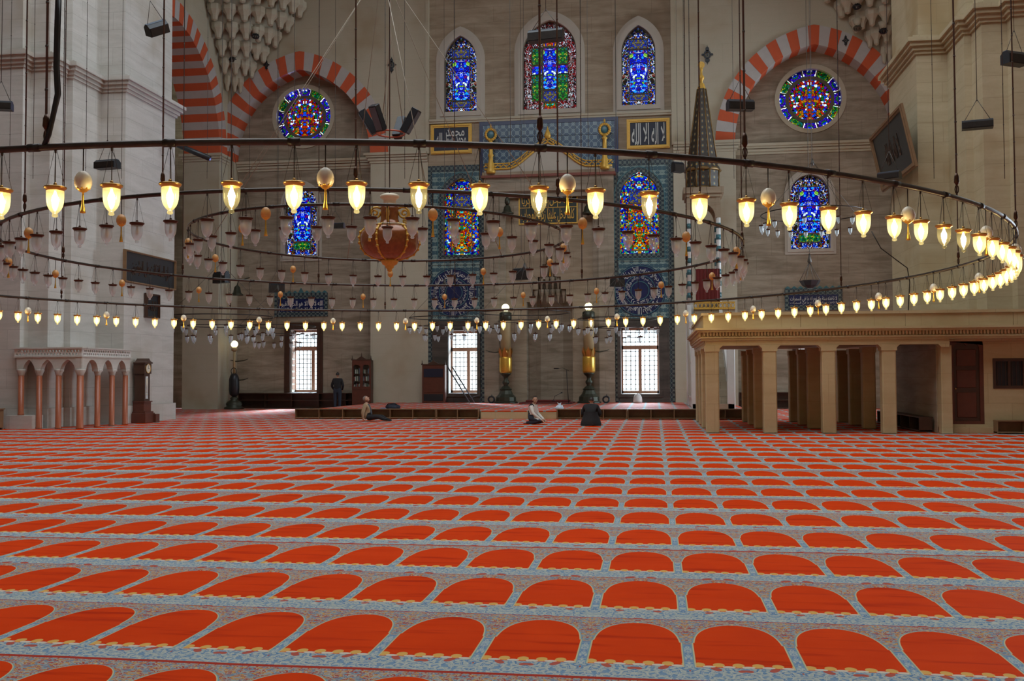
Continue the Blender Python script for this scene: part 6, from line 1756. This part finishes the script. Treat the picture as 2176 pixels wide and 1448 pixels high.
# ================================================================== loudspeakers on wires
def speaker(px_, py_, D, w_, h_, rot, label, up=True, dep=0.28):
    p = CAM + ray(px_, py_) * D
    t = empty('loudspeaker', p, 0, label, 'loudspeaker')
    t.rotation_euler = rot
    mb = MB(); mb.slab([(-dep / 2, -h_ / 2), (-dep / 2, h_ * 0.25), (-dep * 0.2, h_ / 2), (dep * 0.2, h_ / 2), (dep / 2, h_ * 0.25), (dep / 2, -h_ / 2)], [], -w_ / 2, w_ / 2, 'YZ'); mb.build('body', MT['black'], t)
    mb = MB(); mb.box(-w_ / 2 + 0.02, w_ / 2 - 0.02, -dep / 2 - 0.012, -dep / 2, -h_ / 2 + 0.02, h_ * 0.22); mb.build('grille', MT['iron'], t)
    mb = MB(); mb.box(-w_ / 2, w_ / 2, -dep * 0.2, dep * 0.2, h_ / 2, h_ / 2 + 0.012); mb.build('top_plate', MT['black_top'], t)
    if up:
        inv = Matrix.Rotation(0, 3, 'X')
        mb = MB()
        for sx in (-1, 1): mb.tube([(sx * w_ * 0.42, 0, h_ / 2), (0, 0, h_ / 2 + 0.55)], 0.008, 4)
        mb.build('yoke', MT['wire'], t)
        if rot[0] == 0 and rot[1] == 0:
            mb = MB(); mb.tube([(0, 0, h_ / 2 + 0.5), (0, 0, 20 - p.z)], 0.009, 4); mb.build('cable', MT['wire'], t)
    return t
speaker(333, 60, 26, 0.55, 0.30, (R(25), R(-28), R(50)), 'black box loudspeaker hung high before the left pier')
speaker(2, 225, 26, 0.55, 0.22, (0, 0, R(20)), 'loudspeaker cut by the picture edge before the left pier')
speaker(228, 350, 26, 0.62, 0.22, (0, 0, R(-8)), 'slim loudspeaker hung behind the outer ring before the left pier')
speaker(1160, 76, 26, 0.92, 0.30, (0, 0, R(-8)), 'long black loudspeaker hung before the wide stained window')
speaker(1573, 224, 26, 0.68, 0.26, (0, 0, R(14)), 'black loudspeaker hung before the right striped arch')
speaker(2077, 265, 26, 0.74, 0.22, (0, 0, R(-14)), 'slim loudspeaker hung before the right pier')
speaker(2156, 125, 24, 0.60, 0.30, (0, 0, R(28)), 'loudspeaker hung highest at the right pier')
speaker(1890, 374, 26, 0.55, 0.20, (0, 0, R(-30)), 'small loudspeaker hung below the leaning dark board')
speaker(1440, 356, 40, 0.45, 0.40, (0, 0, R(30)), 'small loudspeaker beside the tile panel near the pulpit')
speaker(470, 590, 44, 0.80, 0.50, (0, 0, R(-25)), 'dark loudspeaker in the left bay near the lamp-stand')
speaker(588, 612, 46, 0.70, 0.45, (0, 0, R(25)), 'dark loudspeaker beside the blue tile panel of the bay')
speaker(1108, 583, 44, 0.75, 0.50, (0, 0, R(-20)), 'dark loudspeaker before the stalactite niche hood')
speaker(1312, 600, 44, 0.60, 0.40, (0, 0, R(20)), 'dark loudspeaker at the edge of the roundel near the pulpit')
speaker(712, 480, 44, 0.85, 0.22, (0, 0, 0), 'flat dark loudspeaker on the wall beside the bay window')
# speaker cluster on a red hoop
p = CAM + ray(830, 284) * 25.5
t = empty('speaker_cluster', p, 0, 'red hoop with four splayed loudspeakers hung over the rings', 'loudspeaker')
mb = MB(); mb.tube([(0.36 * cos(2 * pi * k / 30), 0.36 * sin(2 * pi * k / 30), 0) for k in range(30)], 0.022, 6, closed=True); mb.build('hoop', plain('red_hoop', (0.35, 0.08, 0.04), 0.4, 0.3), t)
for k, a in enumerate((R(195), R(250), R(350), R(80))):
    mb = MB(); mb.box(-0.10, 0.10, -0.11, 0.11, 0.0, 0.66, 0.01); o = mb.build('speaker_box', MT['black'], t, (0.38 * cos(a), 0.38 * sin(a), 0.0), (0, R(32), a))
    mb = MB(); mb.box(0.10, 0.112, -0.09, 0.09, 0.04, 0.62); mb.build('grille', MT['black_top'], o)
for a in (0.5, 2.6, 4.7):
    mb = MB(); mb.tube([(0.36 * cos(a), 0.36 * sin(a), 0), (0, 0, 2.6), (0, 0, 18 - p.z)], 0.010, 5); mb.build('cable', MT['rope'], t)
# dark tube lamp by the aisle arch
p, q = CAM + ray(364, 303) * 37.3, CAM + ray(446, 337) * 37.0
mb = MB(); mb.tube([Vector((0, 0, 0)), q - p], 0.10, 8)
o = mb.build('tube_spotlight', MT['black'], None, p); tag(o, 'black tube spotlight slanting out from the left pier', 'spotlight')
# hanging bowl lamp below the right bay window
p = CAM + ray(1721, 600) * 42
t = empty('bowl_lamp', p, 0, 'dark bowl lamp on chains above the gallery parapet', 'lamp')
mb = MB(); mb.lathe([(0.12, -0.26), (0.32, -0.14), (0.42, 0.02), (0.44, 0.06)], 8, smooth=False); mb.build('bowl', MT['black'], t)
for k in range(6):
    a = 2 * pi * k / 6; mb = MB(); mb.tube([(0.42 * cos(a), 0.42 * sin(a), 0.05), (0, 0, 0.85)], 0.010, 4); mb.build('chain', MT['wire'], t)
mb = MB(); mb.tube([(0, 0, 0.8), (0, 0, 18)], 0.010, 4); mb.lathe([(0.05, 0.80), (0.09, 0.86), (0.03, 1.2)], 8); mb.build('cable', MT['wire'], t)
# bracket bells flanking the inscription tablet
for px_, lab in ((1078, 'bronze bell bracket on the ladder side of the inscription tablet'), (1249, 'bronze bell bracket on the pulpit side of the inscription tablet')):
    p = atY(px_, 455, YW - 0.42)
    t = empty('bell_bracket', p, 0, lab, 'bracket')
    mb = MB(); mb.lathe([(0.30, 0), (0.30, 0.05), (0.20, 0.12), (0.15, 0.34), (0.08, 0.42)], 12); mb.build('bell', MT['bronze'], t)
    mb = MB(); mb.lathe([(0.05, 0.42), (0.12, 0.52), (0.13, 0.66), (0.06, 0.80), (0.0, 0.90)], 10); mb.build('knob', MT['bronze'], t)
    mb = MB(); mb.box(-0.04, 0.04, 0, 0.40, 0.0, 0.06); mb.build('arm', MT['bronze'], t)
p = atY(504, 628, YB - 1.3)
t = empty('bell_bracket', p, 0, 'bronze bell bracket above the lamp-stand in the left bay', 'bracket')
mb = MB(); mb.lathe([(0.30, 0), (0.30, 0.05), (0.20, 0.12), (0.14, 0.40), (0.05, 0.50)], 12); mb.build('bell', MT['bronze'], t)
mb = MB(); mb.tube([(0, 0, 0.48), (0.05, 0, 0.70), (0.18, 0.5, 0.85), (0.10, 1.25, 1.0)], 0.03, 6); mb.build('arm', MT['bronze'], t)
# power cable bundle running down to the outer ring
pts = [(124, -20), (121, 60), (119, 140), (122, 200), (112, 250), (104, 285), (92, 314)]
base = rp('outer', -91.2)
dd = (base - CAM).dot(_fw)
mb = MB(); mb.tube([CAM + ray(x, y) * dd for x, y in pts], 0.022, 6)
mb.tube([CAM + ray(x + 5, y) * (dd + 0.02) for x, y in pts[:4]] + [CAM + ray(112, 262) * dd], 0.012, 5)
tag(mb.build('power_cable', MT['black']), 'thick black power cable bundle dropping to the outer ring', 'cable')
# loose electric cable by the right pier
pts = [(1852, 492), (1872, 528), (1905, 553), (1928, 570), (1933, 600), (1930, 660)]
mb = MB(); mb.tube([CAM + ray(x, y) * 29.3 for x, y in pts], 0.016, 5)
tag(mb.build('loose_cable', MT['iron']), 'thin dark cable sagging across the right pier', 'cable')
# free-hanging lamp chains
for k, (px_, D) in enumerate(((20, 27), (70, 25), (182, 27), (258, 30), (440, 40), (530, 36), (625, 30), (860, 30), (1085, 34), (1250, 38), (1455, 40), (1560, 36), (1725, 36), (1985, 26), (2135, 22))):
    p = CAM + ray(px_, 380) * D
    mb = MB(); mb.tube([(0, 0, 0), (0, 0, 20 - p.z)], 0.008, 4)
    for q in range(14): mb.ball((0, 0, 0.3 + q * 0.9), 0.016, n=5, m=3)
    nm_ = ['left pier, outermost', 'left pier, second', 'left pier, third', 'left pier, fourth', 'aisle arch', 'left rose window', 'left striped arch', 'plain wall strip by the lantern', 'crest of the niche', 'niche tiles', 'pulpit spire', 'right striped arch', 'right rose window', 'right pier', 'right picture edge'][k]
    tag(mb.build('hanging_chain', MT['wire'], None, p), 'thin beaded chain hanging in front of the ' + nm_, 'chain')
